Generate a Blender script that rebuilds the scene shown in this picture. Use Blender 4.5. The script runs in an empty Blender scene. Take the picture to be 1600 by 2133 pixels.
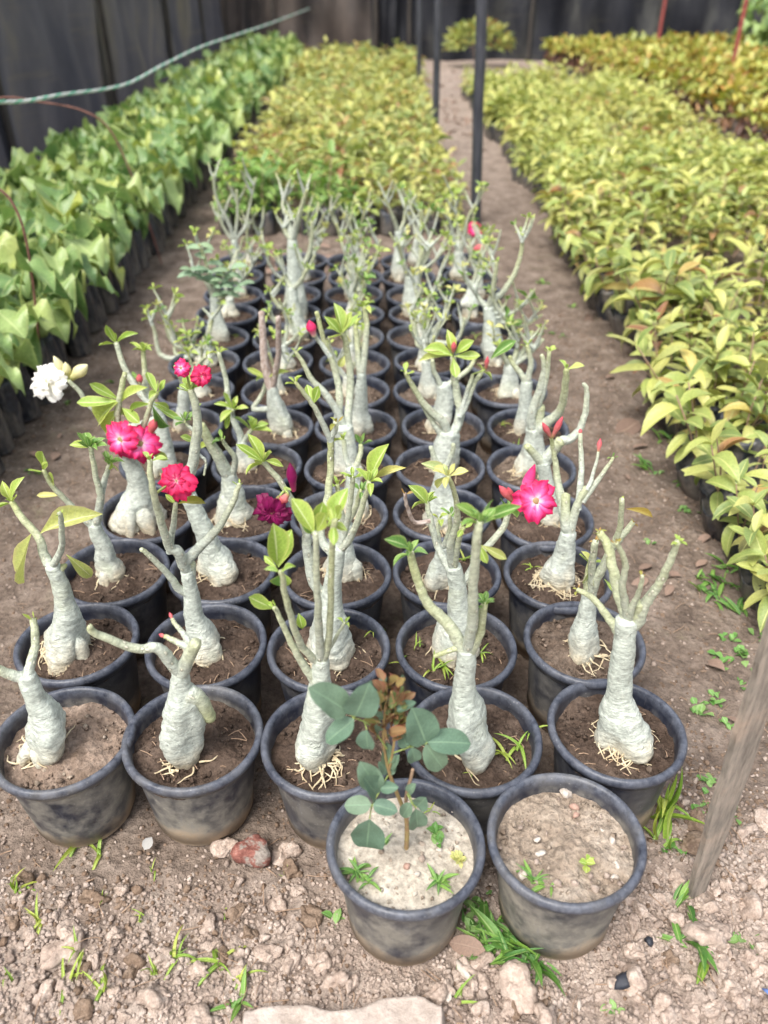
import bpy, bmesh, math, random
import numpy as np
from mathutils import Vector, Matrix, Euler, noise as mnoise

# ------------------------------------------------------------------ camera, world, sun, exposure
sc = bpy.context.scene
F_PX, PITCH, CAM_H = 1674.5, math.radians(33.85), 1.613
cam_d = bpy.data.cameras.new('camera'); cam = bpy.data.objects.new('camera', cam_d)
sc.collection.objects.link(cam); sc.camera = cam
cam_d.sensor_fit = 'VERTICAL'; cam_d.sensor_height = 36.0; cam_d.lens = 36.0 * F_PX / 2133.0
cam_d.clip_start = 0.05; cam_d.clip_end = 400
cam.location = (0, 0, CAM_H); cam.rotation_euler = (math.pi / 2 - PITCH, 0, 0)
cam_d.dof.use_dof = True; cam_d.dof.focus_distance = 1.8; cam_d.dof.aperture_fstop = 2.1

SUN_EL, SUN_AZ = math.radians(58), math.radians(215)      # azimuth clockwise from +Y: behind the camera, to its left
wd = bpy.data.worlds.new('World'); sc.world = wd; wd.use_nodes = True
nt = wd.node_tree; nt.nodes.clear()
sky = nt.nodes.new('ShaderNodeTexSky'); sky.sky_type = 'NISHITA'; sky.sun_disc = False
sky.sun_elevation = SUN_EL; sky.sun_rotation = SUN_AZ
sky.air_density = 1.2; sky.dust_density = 4.0; sky.ozone_density = 1.0
hs = nt.nodes.new('ShaderNodeHueSaturation'); hs.inputs['Saturation'].default_value = 0.42
bg = nt.nodes.new('ShaderNodeBackground'); bg.inputs['Strength'].default_value = 0.11
wo = nt.nodes.new('ShaderNodeOutputWorld')
nt.links.new(sky.outputs[0], hs.inputs['Color']); nt.links.new(hs.outputs[0], bg.inputs['Color']); nt.links.new(bg.outputs[0], wo.inputs[0])
sl = bpy.data.lights.new('sun', 'SUN'); sl.energy = 1.5; sl.angle = math.radians(25); sl.color = (1.0, 0.96, 0.9)
so = bpy.data.objects.new('sun', sl); sc.collection.objects.link(so)
so.rotation_euler = (math.pi / 2 - SUN_EL, 0, math.pi - SUN_AZ)
so.location = (-3, -3, 8)
sc.view_settings.view_transform = 'Standard'; sc.view_settings.look = 'None'
sc.view_settings.exposure = 1.44; sc.view_settings.gamma = 1.0; sc.view_settings.use_curve_mapping = False
sc.render.engine = 'CYCLES'; sc.cycles.use_denoising = True
sc.cycles.max_bounces = 6; sc.cycles.transparent_max_bounces = 6

R = random.Random(11)
NR = np.random.RandomState(5)
COL = sc.collection
CP, SP = math.cos(PITCH), math.sin(PITCH)

# ------------------------------------------------------------------ pixel -> point helpers
def ray(px, py):
    u = (px - 800) / F_PX; w = -(py - 1066.5) / F_PX
    return Vector((u, CP + w * SP, -SP + w * CP))
def on_z(px, py, z=0.0):
    d = ray(px, py); t = (z - CAM_H) / d.z
    return Vector((0, 0, CAM_H)) + d * t
def on_y(px, py, Y):
    d = ray(px, py); t = Y / d.y
    return Vector((0, 0, CAM_H)) + d * t
def depth(p):
    return p.y * CP - (p.z - CAM_H) * SP
def px_m(w, p):                     # pixels to metres at a point
    return w * depth(p) / F_PX
def to_px(p):
    d = depth(p)
    return 800 + F_PX * p.x / d, 1066.5 - F_PX * (p.y * SP + (p.z - CAM_H) * CP) / d

# ------------------------------------------------------------------ numpy noise
def _h(i, j, s):
    v = np.sin(i * 127.1 + j * 311.7 + s * 74.7) * 43758.5453
    return v - np.floor(v)
def vn(x, y, s=0):
    i, j = np.floor(x), np.floor(y); f, g = x - i, y - j
    f = f * f * (3 - 2 * f); g = g * g * (3 - 2 * g)
    a = _h(i, j, s); b = _h(i + 1, j, s); c = _h(i, j + 1, s); d = _h(i + 1, j + 1, s)
    return a + (b - a) * f + (c - a) * g + (a - b - c + d) * f * g
def fbm(x, y, s=0, o=4):
    r = 0; a = .5
    for k in range(o):
        r = r + a * vn(x * 2 ** k, y * 2 ** k, s + k * 13); a *= .5
    return r
def worley(x, y, s=0):
    i, j = np.floor(x), np.floor(y); m = np.full(np.shape(x), 9.0)
    for a in (-1, 0, 1):
        for b in (-1, 0, 1):
            px = i + a + _h(i + a, j + b, s); py = j + b + _h(i + a, j + b, s + 5)
            m = np.minimum(m, np.hypot(px - x, py - y))
    return m

# ------------------------------------------------------------------ node materials
class NM:
    def __init__(s, name):
        s.m = bpy.data.materials.new(name); s.m.use_nodes = True
        s.t = s.m.node_tree; s.t.nodes.clear()
        s.out = s.n('ShaderNodeOutputMaterial')
    def n(s, ty, **kw):
        o = s.t.nodes.new(ty)
        for k, v in kw.items(): setattr(o, k, v)
        return o
    def l(s, a, b): s.t.links.new(a, b)
    def setv(s, sock, v):
        if hasattr(v, 'is_linked') or isinstance(v, bpy.types.NodeSocket): s.l(v, sock)
        else:
            if isinstance(v, (tuple, list)) and len(v) == 3 and sock.type == 'RGBA': v = (*v, 1)
            sock.default_value = v
    def coord(s): return s.n('ShaderNodeTexCoord').outputs['Object']
    def attr(s, name, out='Vector'): return s.n('ShaderNodeAttribute', attribute_name=name).outputs[out]
    def rand(s): return s.n('ShaderNodeObjectInfo').outputs['Random']
    def scale(s, v, sc_):
        o = s.n('ShaderNodeVectorMath', operation='MULTIPLY'); s.l(v, o.inputs[0]); o.inputs[1].default_value = sc_; return o.outputs[0]
    def shift(s, v):        # per-object offset of the texture
        o = s.n('ShaderNodeVectorMath', operation='ADD'); s.l(v, o.inputs[0])
        m = s.math('MULTIPLY', s.rand(), 37.0); s.l(m, o.inputs[1]); return o.outputs[0]
    def noise(s, v, scale, det=4, rough=.6):
        o = s.n('ShaderNodeTexNoise'); s.l(v, o.inputs['Vector']); o.inputs['Scale'].default_value = scale
        o.inputs['Detail'].default_value = det; o.inputs['Roughness'].default_value = rough; return o.outputs['Fac']
    def voro(s, v, scale, feature='F1'):
        o = s.n('ShaderNodeTexVoronoi', feature=feature); s.l(v, o.inputs['Vector']); o.inputs['Scale'].default_value = scale; return o.outputs['Distance']
    def math(s, op, a, b=0.0, clamp=False):
        o = s.n('ShaderNodeMath', operation=op, use_clamp=clamp); s.setv(o.inputs[0], a); s.setv(o.inputs[1], b); return o.outputs[0]
    def ramp(s, f, stops):
        o = s.n('ShaderNodeValToRGB'); s.l(f, o.inputs[0]); e = o.color_ramp.elements
        while len(e) < len(stops): e.new(.5)
        for k, (p, c) in enumerate(stops):
            e[k].position = p; e[k].color = (*c, 1) if len(c) == 3 else c
        return o.outputs[0]
    def rng(s, f, a, b, c=0.0, d=1.0):
        o = s.n('ShaderNodeMapRange'); s.l(f, o.inputs[0])
        for k, v in enumerate((a, b, c, d)): o.inputs[k + 1].default_value = v
        return o.outputs[0]
    def mix(s, f, a, b, mode='MIX'):
        o = s.n('ShaderNodeMix', data_type='RGBA', blend_type=mode)
        s.setv(o.inputs[0], f); s.setv(o.inputs[6], a); s.setv(o.inputs[7], b); return o.outputs[2]
    def hsv(s, c, h=.5, sat=1.0, v=1.0):
        o = s.n('ShaderNodeHueSaturation'); s.setv(o.inputs['Color'], c)
        s.setv(o.inputs['Hue'], h); s.setv(o.inputs['Saturation'], sat); s.setv(o.inputs['Value'], v); return o.outputs[0]
    def bump(s, hgt, st=.5, dist=.01):
        o = s.n('ShaderNodeBump'); s.l(hgt, o.inputs['Height']); o.inputs['Strength'].default_value = st; o.inputs['Distance'].default_value = dist; return o.outputs[0]
    def bsdf(s, col, rough=.6, nrm=None, spec=.5, trans=0.0, tcol=None, sheen=0):
        p = s.n('ShaderNodeBsdfPrincipled'); s.setv(p.inputs['Base Color'], col); s.setv(p.inputs['Roughness'], rough)
        p.inputs['Specular IOR Level'].default_value = spec
        if nrm is not None: s.l(nrm, p.inputs['Normal'])
        o = p.outputs[0]
        if trans:
            t = s.n('ShaderNodeBsdfTranslucent'); s.setv(t.inputs[0], tcol if tcol is not None else col)
            if nrm is not None: s.l(nrm, t.inputs['Normal'])
            m = s.n('ShaderNodeMixShader'); m.inputs[0].default_value = trans
            s.l(o, m.inputs[1]); s.l(t.outputs[0], m.inputs[2]); o = m.outputs[0]
        s.l(o, s.out.inputs['Surface']); return s.m

M = {}
def sep(m, v):
    o = m.n('ShaderNodeSeparateXYZ'); m.l(v, o.inputs[0]); return o.outputs

# leaves: luv.x along 0..1, luv.y across -1..1, luv.z per-leaf random
def leaf_mat(name, stops, rib=(.55, .62, .3), ribw=.05, edge=None, edge_amt=.0, rough=.42, trans=.28, blotch=None, veins=True, vein_n=9):
    m = NM(name); a = m.attr('luv'); x, y, z = sep(m, a)
    r = m.math('FRACT', m.math('ADD', m.math('MULTIPLY', m.rand(), 7.31), z))
    c = m.ramp(r, stops)
    co = m.shift(m.coord())
    n1 = m.noise(co, 22, 3)
    c = m.hsv(c, v=m.rng(n1, .3, .7, .82, 1.16))
    ay = m.math('ABSOLUTE', y)
    if veins:
        w = m.math('FRACT', m.math('MULTIPLY', m.math('SUBTRACT', x, m.math('MULTIPLY', ay, .28)), float(vein_n)))
        vv = m.rng(m.math('ABSOLUTE', m.math('SUBTRACT', w, .5)), .43, .5)
        c = m.mix(m.math('MULTIPLY', vv, .3), c, rib)
    if edge is not None:
        c = m.mix(m.math('MULTIPLY', m.rng(ay, .72, 1.0), edge_amt), c, edge)
    rb = m.rng(ay, ribw, ribw * 2.2, .85, 0)
    c = m.mix(rb, c, rib)
    if blotch is not None:
        n2 = m.noise(co, 38, 3)
        c = m.mix(m.rng(n2, .66, .74, 0, .85), c, blotch)
    h = m.math('ADD', m.math('MULTIPLY', m.rng(ay, 0, .12), 1.0), m.noise(co, 60, 2))
    nr = m.bump(h, .25, .004)
    tc = m.hsv(c, sat=1.15, v=1.15)
    M[name] = m.bsdf(c, rough, nr, .45, trans, tc)

leaf_mat('leaf_lime', [(0, (.25, .38, .06)), (.4, (.33, .46, .09)), (.75, (.42, .5, .11)), (1, (.22, .36, .07))], (.62, .7, .33), .05, (.6, .6, .2), .6)
leaf_mat('leaf_green', [(0, (.10, .22, .05)), (.5, (.16, .30, .06)), (1, (.22, .36, .08))], (.5, .6, .28), .05, (.42, .5, .16), .6)
leaf_mat('leaf_pale', [(0, (.45, .50, .16)), (.5, (.55, .52, .18)), (1, (.42, .50, .22))], (.7, .7, .4), .04, (.6, .5, .25), .5)
leaf_mat('leaf_bronze', [(0, (.30, .24, .05)), (.5, (.36, .20, .06)), (1, (.28, .32, .06))], (.45, .4, .15), .05)
leaf_mat('leaf_rose', [(0, (.10, .175, .115)), (.5, (.125, .205, .145)), (1, (.15, .22, .14))], (.20, .31, .20), .03, None, 0, .5, .15, None, True, 7)
leaf_mat('leaf_rose_young', [(0, (.28, .12, .085)), (.35, (.27, .24, .08)), (.65, (.19, .27, .09)), (.85, (.16, .24, .10)), (1, (.32, .11, .095))], (.4, .25, .12), .04, (.35, .08, .06), .6, .4, .25)
leaf_mat('leaf_olive', [(0, (.16, .26, .16)), (.5, (.22, .33, .20)), (1, (.25, .36, .2))], (.4, .48, .34), .04, None, 0, .5, .18)
leaf_mat('leaf_heart', [(0, (.11, .20, .075)), (.3, (.18, .30, .10)), (.55, (.27, .39, .13)), (.75, (.36, .46, .17)), (.9, (.42, .47, .12)), (1, (.14, .25, .10))], (.46, .54, .24), .03, (.44, .47, .16), .35, .33, .28, None, True, 6)
leaf_mat('leaf_bed', [(0, (.17, .24, .075)), (.2, (.29, .36, .10)), (.45, (.42, .45, .13)), (.66, (.51, .50, .16)), (.82, (.26, .33, .13)), (.92, (.48, .40, .12)), (.97, (.26, .08, .05)), (1, (.15, .22, .07))], (.52, .54, .2), .045, (.56, .52, .14), .25, .40, .26, (.26, .13, .07))
leaf_mat('leaf_croton', [(0, (.20, .26, .07)), (.25, (.33, .38, .09)), (.55, (.45, .44, .11)), (.78, (.46, .40, .10)), (.92, (.40, .20, .05)), (1, (.2, .08, .04))], (.6, .5, .12), .06, None, 0, .4, .22, (.35, .12, .05))
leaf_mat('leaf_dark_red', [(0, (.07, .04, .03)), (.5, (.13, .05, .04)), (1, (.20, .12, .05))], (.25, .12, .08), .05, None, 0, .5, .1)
leaf_mat('leaf_dry', [(0, (.20, .135, .10)), (.5, (.28, .19, .145)), (1, (.16, .105, .08))], (.28, .2, .15), .04, None, 0, .75, .1)
leaf_mat('grass', [(0, (.16, .30, .04)), (.5, (.28, .42, .06)), (1, (.40, .44, .08))], (.42, .5, .16), .1, None, 0, .45, .25, None, False)
leaf_mat('grass_green', [(0, (.07, .19, .04)), (.5, (.12, .26, .05)), (1, (.20, .36, .06))], (.3, .42, .14), .1, None, 0, .45, .25, None, False)
leaf_mat('leaf_weed', [(0, (.10, .26, .05)), (.5, (.17, .34, .08)), (1, (.27, .42, .14))], (.3, .45, .2), .06, None, 0, .45, .25)

def petal_mat(name, stops, streak, rough=.5):
    m = NM(name); a = m.attr('luv'); x, y, z = sep(m, a)
    co = m.shift(m.coord())
    n = m.noise(m.scale(a, (3.0, 9.0, 1.0)), 2.2, 4, .7)
    f = m.math('ADD', x, m.math('MULTIPLY', m.math('SUBTRACT', n, .5), .55))
    f = m.math('ADD', f, m.math('MULTIPLY', m.math('POWER', m.math('ABSOLUTE', y), 2.0), .28), True)
    c = m.ramp(f, stops)
    n2 = m.noise(m.scale(a, (2.0, 22.0, 1.0)), 2.0, 2)
    c = m.mix(m.rng(n2, .5, .75, 0, .45), c, streak)
    M[name] = m.bsdf(c, rough, m.bump(n2, .3, .003), .3, .3, m.hsv(c, sat=1.1, v=1.1))
petal_mat('petal_red', [(0, (.88, .78, .55)), (.25, (.85, .45, .5)), (.5, (.76, .07, .22)), (1, (.62, .012, .08))], (.74, .06, .24))
petal_mat('petal_pink', [(0, (.92, .85, .65)), (.22, (.90, .66, .74)), (.5, (.82, .17, .44)), (.8, (.72, .04, .20)), (1, (.60, .015, .09))], (.82, .14, .42))
petal_mat('petal_white', [(0, (.8, .72, .25)), (.25, (.85, .83, .7)), (1, (.86, .85, .82))], (.84, .84, .80))
petal_mat('petal_dark', [(0, (.4, .06, .14)), (.5, (.30, .012, .12)), (1, (.15, .006, .05))], (.30, .012, .18))
petal_mat('petal_cream', [(0, (.6, .6, .22)), (.5, (.75, .70, .38)), (1, (.8, .76, .52))], (.7, .68, .35))
petal_mat('bud_pink', [(0, (.35, .30, .12)), (.3, (.62, .22, .20)), (1, (.62, .07, .12))], (.7, .25, .25))

# bark: luv = (around m, along m, rank 0..1)
m = NM('bark'); a = m.attr('luv'); x, y, z = sep(m, a)
co = m.shift(m.coord())
zz = m.math('ADD', z, m.math('MULTIPLY', m.math('SUBTRACT', m.noise(co, 18, 3), .5), .22), True)
c = m.ramp(zz, [(0, (.60, .53, .39)), (.06, (.61, .60, .50)), (.13, (.57, .61, .545)), (.34, (.54, .59, .525)), (.55, (.52, .56, .48)), (.8, (.49, .52, .33)), (1, (.41, .44, .18))])
wr = m.noise(m.scale(a, (55.0, 420.0, 1.0)), 1.0, 3, .65)
wr2 = m.noise(m.scale(a, (160.0, 700.0, 1.0)), 1.0, 2, .6)
md = m.noise(m.scale(co, (1, 1, 1.6)), 75, 4, .7)
c = m.hsv(c, v=m.rng(md, .34, .66, .66, 1.2))
c = m.mix(m.rng(wr, .42, .64, .0, .45), c, m.hsv(c, sat=1.15, v=.64))
rg_ = m.noise(m.scale(a, (6.0, 130.0, 1.0)), 1.0, 3, .6)
c = m.mix(m.rng(rg_, .50, .70, 0, .24), c, m.hsv(c, sat=1.2, v=.72))
pt = m.noise(co, 9, 4)
c = m.mix(m.rng(pt, .58, .74, 0, .4), c, (.48, .50, .32))
sc_ = m.voro(m.scale(a, (60.0, 38.0, 1.0)), 1.0)
scar = m.rng(sc_, .10, .2, 1, 0)
young = m.rng(z, .34, .42)
c = m.mix(m.math('MULTIPLY', m.math('MULTIPLY', m.rng(sc_, .2, .34, 1, 0), young), .4), c, (.22, .22, .14))
c = m.mix(m.math('MULTIPLY', m.math('MULTIPLY', scar, young), .85), c, (.70, .68, .56))
fl = m.rng(m.noise(co, 70, 3), .62, .72)
c = m.mix(m.math('MULTIPLY', fl, .35), c, (.70, .68, .60))
hh = m.math('ADD', m.math('ADD', m.math('ADD', wr, md), m.math('MULTIPLY', wr2, .5)), m.math('MULTIPLY', scar, .8))
M['bark'] = m.bsdf(c, .66, m.bump(hh, .7, .005), .3)

m = NM('bark_dead'); a = m.attr('luv'); co = m.shift(m.coord())
c = m.ramp(m.noise(m.scale(a, (80.0, 60.0, 1.0)), 1.0, 4), [(.3, (.22, .16, .13)), (.5, (.40, .32, .28)), (.7, (.52, .46, .42))])
M['bark_dead'] = m.bsdf(c, .85, m.bump(m.noise(m.scale(a, (120.0, 50.0, 1.0)), 1.0, 4), .9, .006), .2)

m = NM('root'); c = m.ramp(m.noise(m.shift(m.coord()), 40, 3), [(.3, (.40, .31, .19)), (.6, (.62, .53, .36)), (.8, (.5, .46, .36))])
M['root'] = m.bsdf(c, .75, None, .3)

# black plastic pot, dusty, with dried splash
m = NM('pot_plastic'); cr = m.coord(); co = m.shift(cr); x, y, z = sep(m, cr)
n1 = m.noise(co, 7, 5, .62); n2 = m.noise(co, 30, 4, .65); n3 = m.noise(m.scale(co, (1, 1, .35)), 16, 4)
dust_side = m.math('SUBTRACT', m.math('ADD', n1, m.rng(z, .24, .0, -.02, .17)), m.math('MULTIPLY', m.rng(n3, .45, .7), .12))
rr = m.n('ShaderNodeAttribute', attribute_name='dust', attribute_type='OBJECT').outputs['Fac']
dm = m.math('MULTIPLY', m.math('MULTIPLY', m.rng(m.math('ADD', m.math('ADD', dust_side, m.math('MULTIPLY', rr, .04)), m.math('MULTIPLY', m.math('SUBTRACT', n2, .5), .5)), .40, .72), rr), m.rng(z, .215, .228, 1.0, .35))
c = m.mix(m.rng(n2, .3, .7), (.014, .017, .029), (.026, .032, .052))
c = m.mix(m.math('MULTIPLY', dm, .82), c, m.mix(n2, (.20, .19, .16), (.34, .31, .255)))
tan = m.rng(m.math('ADD', m.math('MULTIPLY', z, -7.0), m.math('MULTIPLY', n1, 1.6)), .32, .66)
c = m.mix(m.math('MULTIPLY', tan, .85), c, (.38, .29, .20))
scf = m.rng(m.noise(m.scale(co, (1.0, 1.0, .18)), 60, 3, .7), .62, .72)
c = m.mix(m.math('MULTIPLY', scf, .35), c, (.16, .16, .17))
rim = m.math('MULTIPLY', m.rng(z, .226, .24), m.rng(m.noise(co, 48, 5, .75), .34, .72))
c = m.mix(m.math('MULTIPLY', rim, .6), c, (.17, .185, .225))  # scuffed lighter rim, with a bluish sky sheen painted into its colour
sp = m.rng(m.voro(co, 95), .10, .2, 1, 0)
c = m.mix(m.math('MULTIPLY', sp, m.rng(n1, .45, .7, 0, .6)), c, (.3, .3, .3))
rg = m.math('ADD', m.math('MULTIPLY', dm, .32), m.rng(n2, .3, .7, .36, .55))
M['pot_plastic'] = m.bsdf(c, rg, m.bump(m.math('ADD', n2, m.math('MULTIPLY', m.noise(co, 90, 2), .4)), .3, .003), .5)

def soil_mat(name, a_, b_, c_, bs=.8):
    m = NM(name); co = m.shift(m.coord()); n1 = m.noise(co, 14, 5, .65); n2 = m.noise(co, 75, 4, .7)
    c = m.ramp(n1, [(.3, a_), (.5, b_), (.72, c_)])
    c = m.hsv(c, v=m.rng(n2, .3, .7, .6, 1.35))
    h = m.math('ADD', n2, m.math('MULTIPLY', m.voro(co, 60), .8))
    M[name] = m.bsdf(c, .95, m.bump(h, bs, .012), .15)
soil_mat('soil_dark', (.045, .030, .022), (.078, .054, .041), (.14, .102, .080))
soil_mat('soil_mid', (.075, .053, .040), (.125, .092, .070), (.20, .155, .122))
soil_mat('soil_tan', (.15, .108, .08), (.24, .178, .138), (.33, .26, .21))
soil_mat('soil_pale', (.19, .145, .11), (.31, .25, .195), (.45, .385, .32))
soil_mat('soil_ash', (.30, .26, .21), (.42, .375, .31), (.52, .475, .41), .5)
soil_mat('fine_clod', (.25, .19, .155), (.365, .292, .246), (.475, .40, .348), .6)
soil_mat('fine_clod_dark', (.13, .085, .06), (.20, .14, .10), (.27, .20, .15), .6)
def lump_mat(name, a_, b_, c_):
    m = NM(name); co = m.shift(m.coord()); n1 = m.noise(co, 1.3, 5, .65); n2 = m.noise(co, 6.0, 5, .7)
    c = m.hsv(m.ramp(n1, [(.3, a_), (.5, b_), (.72, c_)]), v=m.rng(n2, .3, .7, .68, 1.25))
    M[name] = m.bsdf(c, .95, m.bump(m.math('ADD', n2, m.math('MULTIPLY', m.voro(co, 5.0), .7)), .7, .0035), .12)
lump_mat('clod', (.29, .22, .178), (.41, .325, .27), (.52, .435, .375))
lump_mat('clod_dark', (.14, .095, .068), (.21, .15, .108), (.28, .21, .16))

m = NM('ground'); co = m.coord(); dry = m.attr('dry', 'Fac')
n0 = m.noise(co, 1.6, 4); n1 = m.noise(co, 9, 6, .65); n2 = m.noise(co, 55, 5, .7); n3 = m.noise(co, 190, 3, .6)
damp = m.ramp(n1, [(.3, (.108, .081, .064)), (.5, (.185, .142, .113)), (.72, (.29, .232, .19))])
pale = m.ramp(n1, [(.3, (.24, .183, .148)), (.5, (.36, .288, .24)), (.72, (.47, .395, .342))])
f = m.math('ADD', dry, m.math('MULTIPLY', m.math('SUBTRACT', n0, .5), .6), True)
c = m.mix(f, damp, pale)
c = m.hsv(c, v=m.rng(n2, .28, .72, .62, 1.32))
sk = m.rng(m.voro(co, 42), .04, .2, .6, 0)
c = m.mix(m.math('MULTIPLY', sk, m.rng(n2, .5, .7, 0, .6)), c, (.45, .38, .31))
gre = m.math('MULTIPLY', m.rng(m.noise(co, 4.2, 4), .6, .72), m.rng(n2, .45, .6, 0, .5))
c = m.mix(m.math('MULTIPLY', gre, m.math('SUBTRACT', 1.0, f)), c, (.12, .15, .05))
h = m.math('ADD', m.math('ADD', m.math('MULTIPLY', n1, 1.5), n2), m.math('ADD', m.math('MULTIPLY', n3, .35), m.math('MULTIPLY', m.voro(co, 50), .6)))
M['ground'] = m.bsdf(c, .95, m.bump(h, .9, .014), .12)

m = NM('concrete'); co = m.coord(); n1 = m.noise(co, 22, 6, .7); n2 = m.noise(co, 120, 3)
c = m.ramp(n1, [(.3, (.30, .245, .205)), (.5, (.42, .355, .31)), (.75, (.52, .45, .40))])
M['concrete'] = m.bsdf(m.hsv(c, v=m.rng(n2, .3, .7, .85, 1.1)), .9, m.bump(m.math('ADD', n2, n1), .5, .006), .2)

m = NM('bag_plastic'); cr = m.coord(); co = m.shift(cr); x, y, z = sep(m, cr)
n1 = m.noise(m.scale(co, (1, 1, .3)), 24, 4); n2 = m.noise(co, 45, 4)
c = m.mix(m.rng(n2, .4, .65), (.012, .014, .02), (.035, .04, .05))
c = m.mix(m.math('MULTIPLY', m.rng(m.math('ADD', n1, m.rng(z, .2, .0, 0, .18)), .52, .72), .7), c, (.17, .15, .125))
M['bag_plastic'] = m.bsdf(c, m.rng(n2, .3, .7, .28, .5), m.bump(m.math('ADD', n1, m.math('MULTIPLY', n2, .5)), .7, .012), .5)

def net_mat(name, c0, c1, c2):
    m = NM(name); co = m.coord()
    n1 = m.noise(m.scale(co, (.9, .9, .35)), 1.5, 5, .6); n2 = m.noise(m.scale(co, (1, 1, .6)), 1.8, 4); n3 = m.noise(m.scale(co, (.5, .5, 14.0)), 1.0, 3)
    c = m.ramp(n1, [(.32, c0), (.52, c1), (.72, c2)])
    c = m.hsv(c, v=m.rng(n2, .3, .7, .85, 1.15))
    c = m.mix(m.rng(n3, .6, .75, 0, .25), c, (.16, .14, .09))
    M[name] = m.bsdf(c, .8, m.bump(n2, .4, .03), .2, .25, m.hsv(c, v=1.3))
net_mat('net_left', (.050, .051, .063), (.080, .078, .085), (.135, .122, .092))
net_mat('net_back', (.036, .034, .035), (.078, .065, .058), (.125, .102, .088))
net_mat('net_black', (.012, .013, .018), (.026, .027, .032), (.085, .085, .078))

def plain(name, a_, b_, scale=20, rough=.6, st=(1, 1, 1), bs=.3, spec=.4):
    m = NM(name); co = m.scale(m.shift(m.coord()), st); n = m.noise(co, scale, 5, .65)
    M[name] = m.bsdf(m.mix(m.rng(n, .32, .68), a_, b_), rough, m.bump(n, bs, .004), spec)
plain('post_black', (.022, .024, .032), (.060, .062, .074), 26, .55, (1, 1, .2))
plain('post_red', (.20, .035, .035), (.30, .07, .06), 18, .55)
plain('post_dark_wood', (.03, .026, .024), (.07, .06, .05), 20, .8, (1, 1, .2))
plain('rust', (.11, .05, .04), (.22, .10, .075), 40, .8)
plain('rope_white', (.50, .56, .52), (.68, .72, .68), 60, .7)
plain('rope_green', (.10, .38, .25), (.22, .52, .36), 60, .7)
plain('stem_green', (.22, .30, .08), (.34, .40, .13), 40, .6)
plain('stem_brown', (.22, .14, .09), (.36, .25, .17), 60, .7)
plain('stem_red', (.28, .16, .09), (.34, .27, .10), 60, .6)
plain('pebble', (.36, .31, .26), (.58, .52, .46), 2, .85, bs=.15)
plain('pebble_red', (.30, .18, .14), (.42, .28, .22), 2, .85, bs=.15)
plain('char', (.012, .013, .018), (.04, .045, .06), 50, .35)
plain('blue_plastic', (.08, .16, .42), (.16, .25, .55), 30, .45)
plain('clear_scrap', (.24, .23, .22), (.36, .35, .33), 40, .3)
plain('moss', (.40, .50, .12), (.55, .62, .22), 60, .8)

m = NM('wood_stake'); co = m.coord(); n = m.noise(m.scale(co, (9, 9, 1.3)), 9, 6, .7); n2 = m.noise(co, 11, 4); x, y, z = sep(m, co)
c = m.ramp(n, [(.3, (.12, .10, .085)), (.5, (.25, .215, .18)), (.7, (.36, .30, .25))])
c = m.mix(m.rng(n2, .55, .7, 0, .5), c, (.40, .30, .23))
c = m.mix(m.rng(n2, .5, .3, 0, .4), c, (.12, .12, .11))
M['wood_stake'] = m.bsdf(c, .85, m.bump(n, .8, .006), .2)

m = NM('red_stone'); co = m.coord(); n = m.noise(co, 3.0, 4, .55); n2 = m.noise(co, 7, 4); n3 = m.noise(co, 1.1, 3)
n3 = m.math('ADD', n3, m.math('MULTIPLY', m.math('SUBTRACT', n2, .5), .25))
c = m.ramp(n3, [(.36, (.20, .075, .06)), (.48, (.28, .12, .095)), (.55, (.27, .225, .195)), (.72, (.36, .33, .295))])
c = m.hsv(c, v=m.rng(n2, .3, .7, .65, 1.25))
M['red_stone'] = m.bsdf(c, .85, m.bump(m.math('ADD', n, n2), .6, .004), .25)

# ------------------------------------------------------------------ mesh helpers
def mesh(name, V, Fc, luv=None, mat=None, smooth=True, attrs=None):
    me = bpy.data.meshes.new(name)
    V = np.asarray(V, dtype=np.float32).reshape(-1, 3)
    if isinstance(Fc, np.ndarray):
        k = Fc.shape[1]; nf = len(Fc)
        me.vertices.add(len(V)); me.vertices.foreach_set('co', V.ravel())
        me.loops.add(nf * k); me.loops.foreach_set('vertex_index', Fc.astype(np.int32).ravel())
        me.polygons.add(nf); me.polygons.foreach_set('loop_start', np.arange(0, nf * k, k, dtype=np.int32))
        me.update(calc_edges=True)
    else:
        me.from_pydata(V.tolist(), [], Fc); me.update()
    if luv is not None:
        a = me.attributes.new('luv', 'FLOAT_VECTOR', 'POINT'); a.data.foreach_set('vector', np.asarray(luv, dtype=np.float32).ravel())
    for k_, v in (attrs or {}).items():
        a = me.attributes.new(k_, 'FLOAT', 'POINT'); a.data.foreach_set('value', np.asarray(v, dtype=np.float32).ravel())
    if smooth: me.polygons.foreach_set('use_smooth', np.ones(len(me.polygons), dtype=bool))
    if mat: me.materials.append(M[mat])
    return me
def ob(name, me, parent=None, mw=None):
    o = bpy.data.objects.new(name, me); COL.objects.link(o)
    if parent is not None: o.parent = parent
    if mw is not None: o.matrix_basis = mw
    return o
def tag(o, label=None, cat=None, group=None, kind=None):
    if label: o['label'] = label
    if cat: o['category'] = cat
    if group: o['group'] = group
    if kind: o['kind'] = kind
    return o
def thing(name, loc, label, cat, group=None, rot=(0, 0, 0)):
    o = bpy.data.objects.new(name, None); COL.objects.link(o); o.location = loc; o.rotation_euler = rot
    o.empty_display_size = .05
    return tag(o, label, cat, group)

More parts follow.
